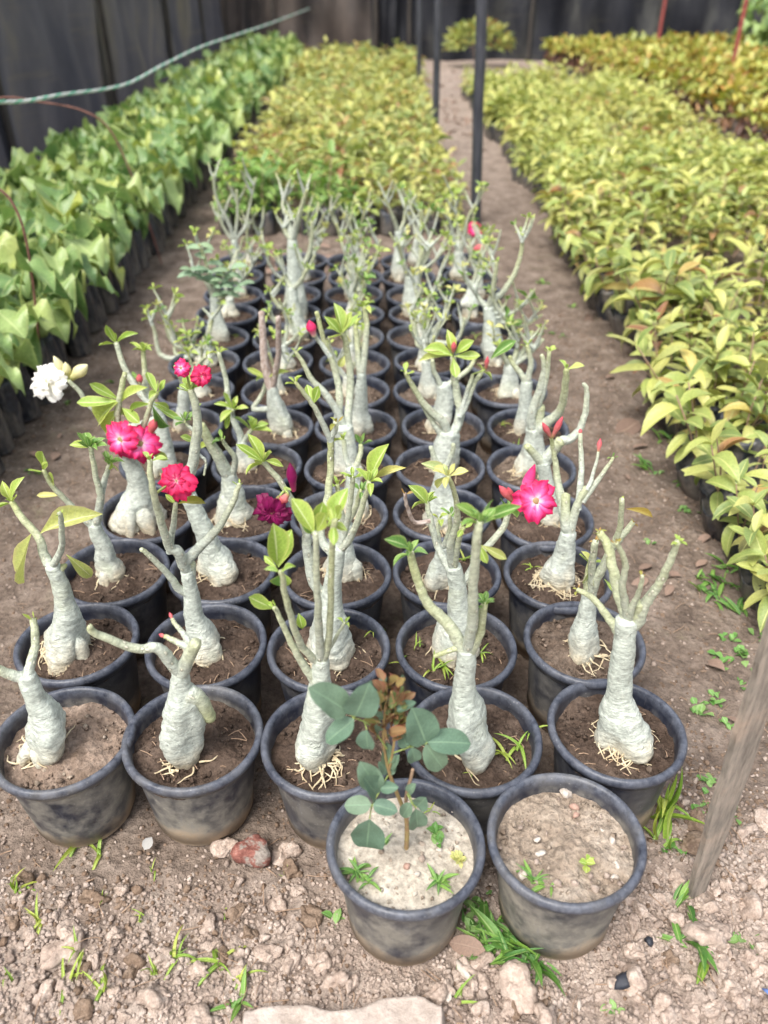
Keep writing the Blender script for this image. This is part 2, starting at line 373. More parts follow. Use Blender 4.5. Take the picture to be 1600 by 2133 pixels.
class MB:
    """collects transformed templates (V,F4,luv) into one mesh"""
    def __init__(s): s.V = []; s.F = []; s.L = []; s.n = 0
    def add(s, T, mw=None, z=None):
        V, Fc, L = T
        if mw is not None:
            A = np.array(mw); V = V @ A[:3, :3].T + A[:3, 3]
        L = L.copy()
        if z is not None: L[:, 2] = z
        s.V.append(V); s.F.append(Fc + s.n); s.L.append(L); s.n += len(V); return s
    def build(s, name, mat, smooth=True):
        return mesh(name, np.concatenate(s.V), np.concatenate(s.F), np.concatenate(s.L), mat, smooth)
    def T(s): return np.concatenate(s.V), np.concatenate(s.F), np.concatenate(s.L)

def grid_faces(nu, nv):
    a = np.arange(nu * nv).reshape(nu, nv)
    return np.stack([a[:-1, :-1], a[1:, :-1], a[1:, 1:], a[:-1, 1:]], -1).reshape(-1, 4)

def leaf_T(prof, nu=7, nv=5, fold=.25, curl=.15, wave=.0, ratio=.4, seed=0, twist=0.0):
    """leaf of length 1 along +X, width ratio, normal +Z; prof(t)->0..1 half width"""
    r = random.Random(seed); V = []; L = []
    ph = r.uniform(0, 6)
    for i in range(nu):
        t = i / (nu - 1); w = max(prof(t), .012) * ratio * .5
        ang = curl * 2.2 * t; cx = (math.sin(ang) / (curl * 2.2)) if curl else t; cz = -((1 - math.cos(ang)) / (curl * 2.2)) if curl else 0
        for j in range(nv):
            s_ = -1 + 2 * j / (nv - 1)
            z = abs(s_) * w * fold * 2 + wave * math.sin(t * 9 + ph + s_ * 1.4) * abs(s_) * w
            z += twist * s_ * w * t
            V.append((cx, s_ * w, cz + z)); L.append((t, s_, 0))
    return np.array(V), grid_faces(nu, nv), np.array(L, dtype=float)
obov = lambda t: (math.sin(math.pi * min(1, t ** 1.5)) ** .75 * .97 + .03 * (1 - t)) if t < 1 else 0
elli = lambda t: math.sin(math.pi * t) ** .65
rosel = lambda t: math.sin(math.pi * t ** .9) ** .55
lanc = lambda t: math.sin(math.pi * t ** .82) ** .85
def heartp(t): return 0 if t <= 0 else (min(1, (t / .25) ** .5) if t < .25 else max(0, 1 - ((t - .25) / .75) ** 2.3))
LT = {
    'aden': [leaf_T(obov, 8, 5, f, c, .12, .42, s, tw) for f, c, s, tw in ((.35, .12, 1, .2), (.5, .28, 2, -.3), (.2, -.15, 3, .1), (.55, .45, 4, .4))],
    'bed': [leaf_T(elli, 7, 3, f, c, .1, .36, s, tw) for f, c, s, tw in ((.3, .25, 1, .2), (.5, .45, 2, -.3), (.2, .1, 3, 0), (.4, .6, 4, .3))],
    'heart': [leaf_T(heartp, 9, 7, f, c, .5, .9, s, tw) for f, c, s, tw in ((.22, .3, 1, .4), (.36, .55, 2, -.4), (.10, .22, 3, .3), (.25, .85, 4, .2), (.45, .42, 5, -.3))],
    'rose': [leaf_T(rosel, 11, 5, f, c, .12, .72, s, tw) for f, c, s, tw in ((.12, .1, 1, .1), (.22, .22, 2, -.2), (.3, .05, 3, .2))],
    'olive': [leaf_T(elli, 6, 3, .3, .2, 0, .42, 1), leaf_T(elli, 6, 3, .2, .35, 0, .42, 2)],
    'blade': [leaf_T(lambda t: (1 - t ** 2.5) * .9 + .1 * (1 - t), 7, 3, .5, c, 0, .12, s) for c, s in ((.25, 1), (.7, 2), (1.1, 3))],
    'weed': [leaf_T(elli, 5, 3, .3, .2, 0, .6, 1), leaf_T(elli, 5, 3, .15, .4, 0, .55, 2)],
    'clover': [leaf_T(obov, 5, 3, .25, .1, 0, .8, 1)],
    'broad': [leaf_T(lanc, 7, 3, .4, c, .1, .2, s) for c, s in ((.3, 1), (.6, 2), (.15, 3))],
}
_lm = {}
def leaf_me(kind, v, mat):
    k = (kind, v, mat)
    if k not in _lm:
        T = LT[kind][v]; _lm[k] = mesh('leaf_' + kind, T[0], T[1], T[2], mat)
    return _lm[k]
def frame(d, n, origin, s=1.0, sy=None):
    d = Vector(d).normalized(); n = Vector(n); n = n - d * n.dot(d)
    if n.length < 1e-4: n = Vector((0.3, .2, 1)) - d * Vector((.3, .2, 1)).dot(d)
    n.normalize(); y = n.cross(d)
    sy = s if sy is None else sy
    return Matrix(((d.x * s, y.x * sy, n.x * s, origin[0]), (d.y * s, y.y * sy, n.y * s, origin[1]), (d.z * s, y.z * sy, n.z * s, origin[2]), (0, 0, 0, 1)))

def smooth_path(P, n=4):
    P = [Vector(p) for p in P]; out = []
    for i in range(len(P) - 1):
        p0 = P[max(i - 1, 0)]; p1 = P[i]; p2 = P[i + 1]; p3 = P[min(i + 2, len(P) - 1)]
        for k in range(n):
            t = k / n
            out.append(.5 * ((2 * p1) + (p2 - p0) * t + (2 * p0 - 5 * p1 + 4 * p2 - p3) * t * t + (3 * p1 - p0 - 3 * p2 + p3) * t ** 3))
    out.append(P[-1]); return out
def lerp_list(a, n):
    a = np.asarray(a, float); x = np.linspace(0, len(a) - 1, n); return np.interp(x, np.arange(len(a)), a)
def tube_T(path, rad, seg=10, rank=(0, 1), cap=True, lobes=None, jitter=0, seed=0):
    """tube template; lobes(i,th)->radius factor"""
    rr = random.Random(seed); n = len(path); V = []; L = []
    path = [Vector(p) for p in path]
    t0 = (path[1] - path[0]).normalized(); u = t0.orthogonal().normalized(); al = 0
    for i in range(n):
        t = (path[min(i + 1, n - 1)] - path[max(i - 1, 0)]).normalized()
        u = (u - t * u.dot(t)).normalized(); v = t.cross(u)
        if i: al += (path[i] - path[i - 1]).length
        rk = rank[0] + (rank[1] - rank[0]) * i / (n - 1)
        for k in range(seg + 1):
            th = 2 * math.pi * k / seg
            f = lobes(i, th) if lobes else 1.0
            if jitter and k < seg: f *= 1 + rr.uniform(-jitter, jitter)
            if k == seg and jitter: f = last0
            if k == 0: last0 = f
            r_ = rad[i] * f
            p = path[i] + (u * math.cos(th) + v * math.sin(th)) * r_
            V.append(p[:]); L.append((th * rad[i], al, rk))
    Fc = grid_faces(n, seg + 1)[:, ::-1]
    if cap:
        c = len(V); V.append((path[-1] + (path[-1] - path[-2]).normalized() * rad[-1] * .45)[:]); L.append((0, al, rank[1]))
        b = (n - 1) * (seg + 1)
        Fc = np.concatenate([Fc, np.array([(b + k, b + k + 1, c, c) for k in range(seg)])])
    return np.array(V), Fc, np.array(L)
def tri_fix(Fc):
    return [tuple(f) if f[2] != f[3] else tuple(f[:3]) for f in Fc.tolist()]
def tmesh(name, T, mat, smooth=True):
    return mesh(name, T[0], tri_fix(T[1]), T[2], mat, smooth)
def simple_tube(path, rad, seg=6):
    n = len(path); return tube_T(path, list(lerp_list(rad, n)), seg)

def rock_T(seed, sub=2, rough=.35, flat=.75):
    bm = bmesh.new(); bmesh.ops.create_icosphere(bm, subdivisions=sub, radius=1.0)
    r = np.random.RandomState(seed); V = np.array([v.co[:] for v in bm.verts]); F_ = np.array([[v.index for v in f.verts] for f in bm.faces]); bm.free()
    D = np.zeros(len(V))
    for k in range(13):
        d = r.normal(size=3); d /= np.linalg.norm(d); o = r.uniform(.42, .85); pd = V @ d
        D = np.where(pd > o, np.minimum(D, o / np.maximum(pd, .01) - 1), D)
    for fq, am in ((2.2, .5), (5, .28), (10, .14)):
        w = r.normal(size=(4, 3)) * fq; p = r.uniform(0, 6, 4)
        D += rough * am * np.sin(V @ w.T + p).mean(1) * 1.5
    V = V * (1 + D)[:, None] * np.array([1, r.uniform(.7, 1), flat * r.uniform(.75, 1.1)])
    return V, F_, np.zeros((len(V), 3))

# ------------------------------------------------------------------ pot layout (from the rim ellipses in the photograph)
POTS = {'R0': (.039, .915), 'M0': (.350, .926),
 'A1': (-.691, 1.172), 'B1': (-.417, 1.176), 'C1': (-.112, 1.165), 'D1': (.195, 1.172), 'E1': (.510, 1.190),
 'A2': (-.751, 1.465), 'B2': (-.433, 1.462), 'C2': (-.132, 1.448), 'D2': (.175, 1.456), 'E2': (.488, 1.471),
 'A3': (-.743, 1.756), 'B3': (-.442, 1.755), 'C3': (-.130, 1.738), 'D3': (.172, 1.743), 'E3': (.474, 1.738),
 'A4': (-.729, 2.046), 'B4': (-.424, 2.044), 'C4': (-.133, 2.022), 'D4': (.177, 2.037), 'E4': (.484, 2.018),
 'A5': (-.742, 2.340), 'B5': (-.430, 2.327), 'C5': (-.112, 2.308), 'D5': (.189, 2.316), 'E5': (.493, 2.310),
 'A6': (-.735, 2.605), 'B6': (-.404, 2.594), 'C6': (-.100, 2.597), 'D6': (.211, 2.607), 'E6': (.518, 2.592)}
for r_ in range(7, 14):
    for c_, x_ in zip('ABCDE', (-.73, -.418, -.112, .198, .508)):
        POTS[f'{c_}{r_}'] = (x_ - .009 * (r_ - 6) + R.uniform(-.012, .012), 1.165 + .288 * (r_ - 1) + R.uniform(-.012, .012))
POT_H, POT_R, SOIL_Z = .250, .150, .205

# ------------------------------------------------------------------ ground
PC = np.array([p for p in POTS.values()])
def front_mask(x, y):
    """dry cloddy ground in front of the pots, fading to the trodden paths"""
    a = 1 / (1 + np.exp((y - 1.06 - .10 * np.sin(x * 3)) * 14))
    return a
def gz(x, y):
    x = np.asarray(x, float); y = np.asarray(y, float)
    d = np.full(x.shape, 9.0)
    near = PC[PC[:, 1] < 6]
    for p in near: d = np.minimum(d, np.hypot(x - p[0], y - p[1]))
    k = np.clip((d - .09) / .10, 0, 1)
    fm = front_mask(x, y)
    z = .018 * (fbm(x * 1.3, y * 1.3, 3) - .5) + .010 * (fbm(x * 7, y * 7, 9) - .5)
    w1 = worley(x * 16 + 2 * fbm(x * 9, y * 9, 1), y * 16, 2); w2 = worley(x * 38, y * 38, 8); w3 = worley(x * 75, y * 75, 21)
    cl = np.clip(.62 - w1, 0, 1) * .040 + np.clip(.6 - w2, 0, 1) * .016 + np.clip(.6 - w3, 0, 1) * .006
    amt = .26 + .84 * fm * (.35 + 1.1 * np.clip(fbm(x * 2.2, y * 2.2, 30) - .22, 0, 1))
    z = z + cl * amt - .010
    z = z + .006 * (fbm(x * 22, y * 22, 14) - .5)
    return z * (.15 + .85 * k) - (1 - k) * .006
def seg(a, b, st): return list(np.arange(a, b, st))
xs = [-120, -60, -30, -15, -8] + seg(-5, -2.2, .25) + seg(-2.2, -1.3, .035) + seg(-1.3, 1.45, .010) + seg(1.45, 2.6, .05) + seg(2.6, 8, .4) + [8, 15, 30, 60, 120]
ys = [-60, -20, -8, -3, -1, 0] + seg(.2, .42, .04) + seg(.42, 1.25, .0075) + seg(1.25, 4.8, .02) + seg(4.8, 9, .07) + seg(9, 24, .4) + [24, 40, 80, 160]
X, Y = np.meshgrid(np.array(xs, float), np.array(ys, float), indexing='ij')
Z = gz(X, Y); far = (np.abs(X) > 10) | (Y > 24) | (Y < -1); Z[far] = -.01
dry = front_mask(X, Y) * .95
dry = np.maximum(dry, .62 * np.clip((Y - 6.5) / 4, 0, 1))
gd = mesh('ground', np.stack([X, Y, Z], -1).reshape(-1, 3), grid_faces(len(xs), len(ys)), None, 'ground', True, {'dry': dry.ravel()})
ground = tag(ob('ground', gd), 'bare brown nursery soil, cloddy and pale along the front edge', None, None, 'structure')

# clods: the 300 that show largest are pieces of their own, the rest is one piece of stuff
CL = [rock_T(100 + k, 4, .42, .85) for k in range(8)]
CLM = [mesh('clod', T[0], T[1], None, mt) for T in CL for mt in ('clod', 'clod_dark')]
CS = [rock_T(200 + k, 1, .55, .85) for k in range(10)]
def ico0(seed):
    r = np.random.RandomState(seed); p = (1 + 5 ** .5) / 2
    V = np.array([(-1, p, 0), (1, p, 0), (-1, -p, 0), (1, -p, 0), (0, -1, p), (0, 1, p), (0, -1, -p), (0, 1, -p), (p, 0, -1), (p, 0, 1), (-p, 0, -1), (-p, 0, 1)]) / 1.9
    F_ = np.array([(0, 11, 5), (0, 5, 1), (0, 1, 7), (0, 7, 10), (0, 10, 11), (1, 5, 9), (5, 11, 4), (11, 10, 2), (10, 7, 6), (7, 1, 8), (3, 9, 4), (3, 4, 2), (3, 2, 6), (3, 6, 8), (3, 8, 9), (4, 9, 5), (2, 4, 11), (6, 2, 10), (8, 6, 7), (9, 8, 1)])
    return V * r.uniform(.65, 1.25, (12, 1)), F_, np.zeros((12, 3))
CS0 = [ico0(k) for k in range(8)]
spots = []
rr = random.Random(3)
def clear(x, y, r, marg=.012):
    return all((x - p[0]) ** 2 + (y - p[1]) ** 2 > (.112 + r + marg) ** 2 for p in PC[:40])
tries = 0
while len(spots) < 19500 and tries < 170000:
    tries += 1
    x = rr.uniform(-.95, 1.15); y = rr.uniform(.45, 1.42)
    if y > 1.0 and -.85 < x < .66 and rr.random() < .55: continue
    fm = float(front_mask(np.array(x), np.array(y)))
    s = .0036 / max(rr.random(), .004) ** .43
    if s > .034: continue
    pn = float(vn(np.array(x * 3.1), np.array(y * 3.1), 41))
    if rr.random() > (.12 + .88 * fm) * (.5 + .9 * pn): continue
    if s > .016 and fm < .4 and rr.random() < .8: continue
    if -.235 < x < .085 and y < .742 and (s > .007 or y < .66 or rr.random() < .72): continue
    if s > .006 and not clear(x, y, s): continue
    spots.append((x, y, s))
for k in range(4200):          # crumbs on the paths
    y = rr.uniform(1.1, 4.5); x = rr.uniform(.68, 1.25) if rr.random() < .6 else rr.uniform(-1.6, -.92)
    if clear(x, y, .01): spots.append((x, y, min(.003 / max(rr.random(), .01) ** .4, .013)))
spots += [(on_z(px, py).x, on_z(px, py).y, s) for px, py, s in ((705, 2045, .040), (925, 2060, .034), (965, 2010, .036), (1075, 2070, .046), (1560, 1890, .034), (1480, 1960, .05), (1210, 1985, .03), (640, 1905, .03), (470, 1770, .03), (590, 1775, .034), (130, 1985, .045), (560, 1990, .028), (1400, 2020, .035), (1130, 2105, .025), (605, 2010, .028), (1330, 1990, .03), (1520, 2050, .03))]
zs = gz(np.array([p[0] for p in spots]), np.array([p[1] for p in spots]))
order = sorted(range(len(spots)), key=lambda i: -spots[i][2])
sm = MB(); smd = MB()
for n_, i in enumerate(order):
    x, y, s = spots[i]; z = zs[i] + s * rr.uniform(-.2, .32)
    e = Euler((rr.uniform(0, 6), rr.uniform(-.5, .5), rr.uniform(0, 6)))
    fm = float(front_mask(np.array(x), np.array(y)))
    dark = rr.random() > .25 + .72 * fm
    mw = Matrix.Translation((x, y, z)) @ e.to_matrix().to_4x4() @ Matrix.Scale(s, 4)
    if n_ < 295:
        ob('clod', CLM[rr.randrange(8) * 2 + (1 if dark else 0)], ground, mw)
    else:
        (smd if dark else sm).add(CS[rr.randrange(10)] if s > .0065 else CS0[rr.randrange(8)], mw)
o = ob('fine_clods', sm.build('fine_clods', 'fine_clod'), ground); o['kind'] = 'stuff'
o = ob('fine_dark_clods', smd.build('fine_dark_clods', 'fine_clod_dark'), ground); o['kind'] = 'stuff'

tb = MB()
for k in range(520):
    if rr.random() < .5: x, y = rr.uniform(-.95, 1.1), rr.uniform(.5, 1.1)
    elif rr.random() < .7: x, y = rr.uniform(.68, 1.25), rr.uniform(1.1, 4.5)
    else: x, y = rr.uniform(-1.55, -.95), rr.uniform(1.6, 4.5)
    if not clear(x, y, .02): continue
    z = float(gz(np.array(x), np.array(y))) + .006; a = rr.uniform(0, 6.28); L_ = rr.uniform(.015, .06); d_ = Vector((math.cos(a), math.sin(a), rr.uniform(-.1, .25))) * L_
    p0 = Vector((x, y, z)); tb.add(simple_tube(smooth_path([p0, p0 + d_ * .5 + Vector((rr.uniform(-.006, .006), rr.uniform(-.006, .006), .003)), p0 + d_], 2), [rr.uniform(.0007, .0016), .0006], 4))
T = tb.T(); o = ob('straw_litter', mesh('straw_litter', T[0], tri_fix(T[1]), T[2], 'stem_brown'), ground); o['kind'] = 'stuff'

# ------------------------------------------------------------------ potted plants: shared pot and soil meshes
def lathe(prof, seg=56, wob=None):
    V = []; n = len(prof)
    for i, (r, z) in enumerate(prof):
        for k in range(seg):
            th = 2 * math.pi * k / seg; f = 1 + (wob(th, z) if wob else 0)
            V.append((r * f * math.cos(th), r * f * math.sin(th), z))
    a = np.arange(n * seg).reshape(n, seg); b = np.roll(a, -1, 1)
    return np.array(V), np.stack([a[:-1], b[:-1], b[1:], a[1:]], -1).reshape(-1, 4)
POTM = []
for k in range(5):
    q = random.Random(50 + k); p1, p2, am = q.uniform(0, 6), q.uniform(0, 6), q.uniform(.006, .016)
    wob = lambda th, z, p1=p1, p2=p2, am=am: (am * math.sin(2 * th + p1) + am * .4 * math.sin(3 * th + p2)) * (z / .25)
    prof = [(.0, .004), (.098, .004), (.104, .0), (.107, .004), (.1085, .02), (.113, .021), (.115, .06), (.122, .12), (.1285, .18), (.1315, .205), (.132, .2085),
            (.1355, .209), (.1365, .213), (.1365, .222), (.1415, .2235), (.1465, .227), (.1495, .233), (.1500, .240), (.1480, .2465), (.1435, .2498), (.1385, .2490), (.1345, .2450), (.1325, .238), (.131, .225), (.128, .19), (.126, .16)]
    V, Fc = lathe(prof, 56, wob)
    POTM.append((mesh('pot', V, Fc, None, 'pot_plastic'), wob))
def soil_mesh(k, mat, wob, amp):
    V = [(0, 0, 0)]; nr, ns = 16, 56; q = k * 7.3
    for i in range(1, nr + 1):
        for j in range(ns):
            th = 2 * math.pi * j / ns; r = .1335 * i / nr * (1 + wob(th, .2))
            V.append((r * math.cos(th), r * math.sin(th), 0))
    V = np.array(V); x, y = V[:, 0] + q, V[:, 1] + q
    V[:, 2] = amp * (.030 * (fbm(x * 18, y * 18, 2) - .45) + .016 * np.clip(.6 - worley(x * 60, y * 60, 4), 0, 1) + .012 * (fbm(x * 60, y * 60, 6) - .5))
    rad = np.hypot(V[:, 0], V[:, 1]); V[:, 2] += .008 * np.clip((.1 - rad) / .1, 0, 1)
    Fc = [(0, 1 + j, 1 + (j + 1) % ns) for j in range(ns)]
    for i in range(1, nr):
        for j in range(ns):
            a = 1 + (i - 1) * ns; b = 1 + i * ns; Fc.append((a + j, b + j, b + (j + 1) % ns, a + (j + 1) % ns))
    return mesh('soil', V, Fc, None, mat)
SOILM = {}
def soil_for(k, mat):
    if (k, mat) not in SOILM:
        amp = {'soil_ash': .35, 'soil_pale': .95}.get(mat, 1.0)
        s = soil_mesh(k, mat, POTM[k][1], amp); b = MB(); q = random.Random(k * 31 + len(mat))
        for i in range({'soil_ash': 90, 'soil_pale': 520}.get(mat, 420)):
            th = q.uniform(0, 6.28); r = .124 * q.random() ** .5; sz = min(.0019 / max(q.random(), .03) ** .55, .0105)
            b.add(CS[q.randrange(10)], Matrix.Translation((r * math.cos(th), r * math.sin(th), q.uniform(-.002, .005) + sz * .2)) @ Euler((q.uniform(0, 6), 0, q.uniform(0, 6))).to_matrix().to_4x4() @ Matrix.Scale(sz, 4))
        # bits of bark and straw
        t_ = np.array([(-1, -.1, 0), (1, -.12, .05), (1, .12, .05), (-1, .1, 0.)])
        b2 = MB()
        for i in range(70):
            th = q.uniform(0, 6.28); r = .122 * q.random() ** .5; sz = min(.0024 / max(q.random(), .03) ** .5, .011)
            b2.add(CS[q.randrange(10)], Matrix.Translation((r * math.cos(th), r * math.sin(th), .003 + sz * .3)) @ Euler((q.uniform(0, 6), 0, q.uniform(0, 6))).to_matrix().to_4x4() @ Matrix.Scale(sz, 4))
        SOILM[(k, mat)] = (s, b.build('soil_crumbs', mat), b2.build('grit', {'soil_dark': 'soil_mid', 'soil_mid': 'soil_tan', 'soil_ash': 'soil_pale', 'soil_pale': 'fine_clod'}.get(mat, 'soil_pale')))
    return SOILM[(k, mat)]
STRAW = MB(); q = random.Random(77)
for i in range(22):
    th = q.uniform(0, 6.28); r = .115 * q.random() ** .5; p0 = Vector((r * math.cos(th), r * math.sin(th), .006)); d = Vector((q.uniform(-1, 1), q.uniform(-1, 1), q.uniform(-.05, .3))).normalized() * q.uniform(.01, .035)
    if (p0 + d).xy.length > .122: d = -d
    T = simple_tube([p0, p0 + d * .5 + Vector((0, 0, .003)), p0 + d], [.0012, .0009], 4); STRAW.add(T)
STRAW_ME = mesh('straw', np.concatenate(STRAW.V), tri_fix(np.concatenate(STRAW.F)), np.concatenate(STRAW.L), 'stem_brown')

ORD = ['', 'first', 'second', 'third', 'fourth', 'fifth', 'sixth', 'seventh', 'eighth', 'ninth', 'tenth', 'eleventh', 'twelfth', 'thirteenth']
COLW = {'A': 'column beside heart-leaved bed', 'B': 'second column from heart-leaved bed', 'C': 'middle column', 'D': 'second column from yellow-leaved bed', 'E': 'column beside yellow-leaved bed'}
LOOK = {}
def pot_root(pid, name='potted_desert_rose', label=None, cat='potted plant', soil='soil_dark', group='desert roses in black pots'):
    x, y = POTS[pid]
    if label is None:
        look = LOOK.get(pid, 'sparse')
        label = f"{look} desert rose, {ORD[int(pid[1:])]} pot from the clods, {COLW[pid[0]]}"
    q = random.Random(pid); k = q.randrange(5)
    tilt = .035 if pid[0] in 'AE' else .02
    rot = Matrix.Rotation(q.uniform(-tilt, tilt), 4, 'X') @ Matrix.Rotation(q.uniform(-tilt, tilt), 4, 'Y')
    t = thing(name, (x, y, 0), label, cat, group)
    p = ob('pot', POTM[k][0], t, rot @ Matrix.Rotation(q.uniform(0, 6.28), 4, 'Z'))
    p['dust'] = {'A1': 1.0, 'B1': 1.0, 'R0': .85, 'M0': 1.0, 'C1': .55}.get(pid, q.uniform(.25, .6))
    th = q.uniform(0, 6.28)
    sm_, cm_, gm_ = soil_for(k, soil)
    p2 = ob('soil', sm_, t, rot @ Matrix.Translation((0, 0, SOIL_Z)) @ Matrix.Rotation(p.matrix_basis.to_euler().z, 4, 'Z'))
    c2 = ob('soil_crumbs', cm_, p2, Matrix.Rotation(th, 4, 'Z')); c2['kind'] = 'stuff'
    g2 = ob('grit', gm_, p2, Matrix.Rotation(th * 2.3, 4, 'Z')); g2['kind'] = 'stuff'
    if soil == 'soil_dark':
        s2 = ob('straw_bits', STRAW_ME, p2, Matrix.Rotation(th * 1.7, 4, 'Z')); s2['kind'] = 'stuff'
    return t

CAMV = Vector((0, 0, CAM_H))
def put_leaf(t, base, d, n, L, kind, mat, wr=1.0, name='leaf', q=R):
    v = q.randrange(len(LT[kind]))
    return ob(name, leaf_me(kind, v, mat), t, frame(d, n, Vector(base) - t.location, L, L * wr))
def rosette(t, tip, ax, n, size, mat, q, kind='aden', up=.5):
    ax = (Vector(ax).normalized() + Vector((0, 0, up))).normalized(); u = ax.orthogonal().normalized(); v = ax.cross(u); th0 = q.uniform(0, 6.28)
    for k in range(n):
        th = th0 + k * 2.4 + q.uniform(-.3, .3); el = math.radians(18 + 58 * k / max(n - 1, 1) + q.uniform(-10, 10))
        rad = u * math.cos(th) + v * math.sin(th)
        d = rad * math.cos(el) + ax * math.sin(el); nn = ax * math.cos(el) - rad * math.sin(el)
        L = size * (1.05 - .5 * k / max(n, 1)) * q.uniform(.75, 1.1)
        put_leaf(t, tip - ax * .004 * (n - k) / n + rad * .002, d, nn, L, kind, mat, q.uniform(.85, 1.15), 'leaf', q)

def petal_T(seed, w=.9, ruff=.12):
    r = random.Random(seed); V = []; L = []; nu, nv = 7, 9; ph = r.uniform(0, 6); ph2 = r.uniform(0, 6)
    for i in range(nu):
        t = i / (nu - 1); hw = (.10 + .9 * math.sin(min(t, .93) * 1.62) ** 1.3) * w * .5 if t < .97 else w * .40
        for j in range(nv):
            s_ = -1 + 2 * j / (nv - 1)
            edge = 1 + (.08 * math.sin(s_ * 6 + ph) + .05 * math.sin(s_ * 13 + ph2)) * t
            x = t * (1 - .16 * s_ * s_ * t) * edge
            z = .22 * t - .42 * t * t * t + ruff * t * t * math.sin(s_ * 6.5 + ph2) * (0.4 + .6 * abs(s_)) + .10 * s_ * s_ * t
            V.append((x, s_ * hw, z)); L.append((t, s_, 0))
    return np.array(V), grid_faces(nu, nv), np.array(L)
PT = [petal_T(k, 1.0, .22) for k in range(4)]; PTI = [petal_T(10 + k, .72, .32) for k in range(3)]
_pm = {}
def petal_me(i, k, mat):
    if (i, k, mat) not in _pm:
        T = (PTI if i else PT)[k]; _pm[(i, k, mat)] = mesh('petal', T[0], T[1], T[2], mat)
    return _pm[(i, k, mat)]
def flower(t, c, face, dia, mat, q, double=True, label=None):
    face = Vector(face).normalized(); c = Vector(c); r = dia / 2
    cone = simple_tube([c - face * r * 1.15, c - face * r * .5, c - face * r * .12, c], [r * .12, r * .22, r * .3, r * .16], 10)
    th = tmesh('throat', cone, 'petal_cream' if mat in ('petal_white',) else 'bud_pink')
    f = ob('flower', th, t, Matrix.Translation(-t.location))
    if label: f['label'] = label
    u = face.orthogonal().normalized(); v = face.cross(u); th0 = q.uniform(0, 6)
    for lay, (n, s_, lift, off) in enumerate(((5, 1.0, .0, 0), (5, .84, .16, .6), (5, .52, .45, .2)) if mat in ('petal_red', 'petal_white', 'petal_dark') else ((5, 1.0, .0, 0), (5, .80, .16, .6))):
        for k in range(n):
            a = th0 + off + (k + q.uniform(-.12, .12)) * 2 * math.pi / n
            rad = u * math.cos(a) + v * math.sin(a)
            li = lift + q.uniform(-.25, .3)
            d = rad * math.cos(li) + face * math.sin(li); nn = face * math.cos(li) - rad * math.sin(li)
            inner = 1 if lay == 2 else 0
            ob('petal', petal_me(inner, q.randrange(3), mat), f, frame(d, nn, c - t.location - face * r * .05 * (2 - lay), r * s_ * q.uniform(.92, 1.08)))
    # note: f carries world-minus-root offset; its petals are relative to it
    for ch in f.children: ch.matrix_basis = Matrix.Translation(t.location) @ ch.matrix_basis
    return f
def bud(t, a, b, w, mat):
    a, b = Vector(a), Vector(b)
    P = [a.lerp(b, k / 6) for k in range(7)]
    T = tube_T(P, [w * .22, w * .3, w * .36, w * .5, w * .48, w * .3, w * .06], 8, (0, 1))
    T[2][:, 0] = T[2][:, 1] / max((b - a).length, 1e-5); T[2][:, 1] = 0
    return ob('bud', tmesh('bud', T, mat), t, Matrix.Translation(-t.location))

def gen_roots(t, q, c, rad, h, n, soilz):
    b = MB()
    for k in range(n):
        th = q.uniform(0, 6.28); zz = h * q.uniform(.12, .55); r0 = rad * (1.0 - .25 * zz / h)
        p = [Vector((c.x + math.cos(th) * r0 * .86, c.y + math.sin(th) * r0 * .86, soilz + zz))]
        a = th; r = r0; z = zz; dz = zz / q.uniform(2.5, 4.0); sw = q.choice((-1, 1)) * q.uniform(.02, .5)
        for j in range(5):
            a += sw * q.uniform(.1, .9); r += q.uniform(-.001, .010) if z > .012 else q.uniform(.0, .012); z = max(-.004, z - dz * q.uniform(.4, 1.3))
            r = min(r, .118)
            p.append(Vector((c.x + math.cos(a) * r, c.y + math.sin(a) * r, soilz + z + .005)))
        b.add(simple_tube(smooth_path(p, 3), [q.uniform(.0013, .0032), .0009], 5))
    T = b.T(); o = ob('aerial_roots', mesh('aerial_roots', T[0], tri_fix(T[1]), T[2], 'root'), t, Matrix.Translation(-t.location)); o['kind'] = 'stuff'

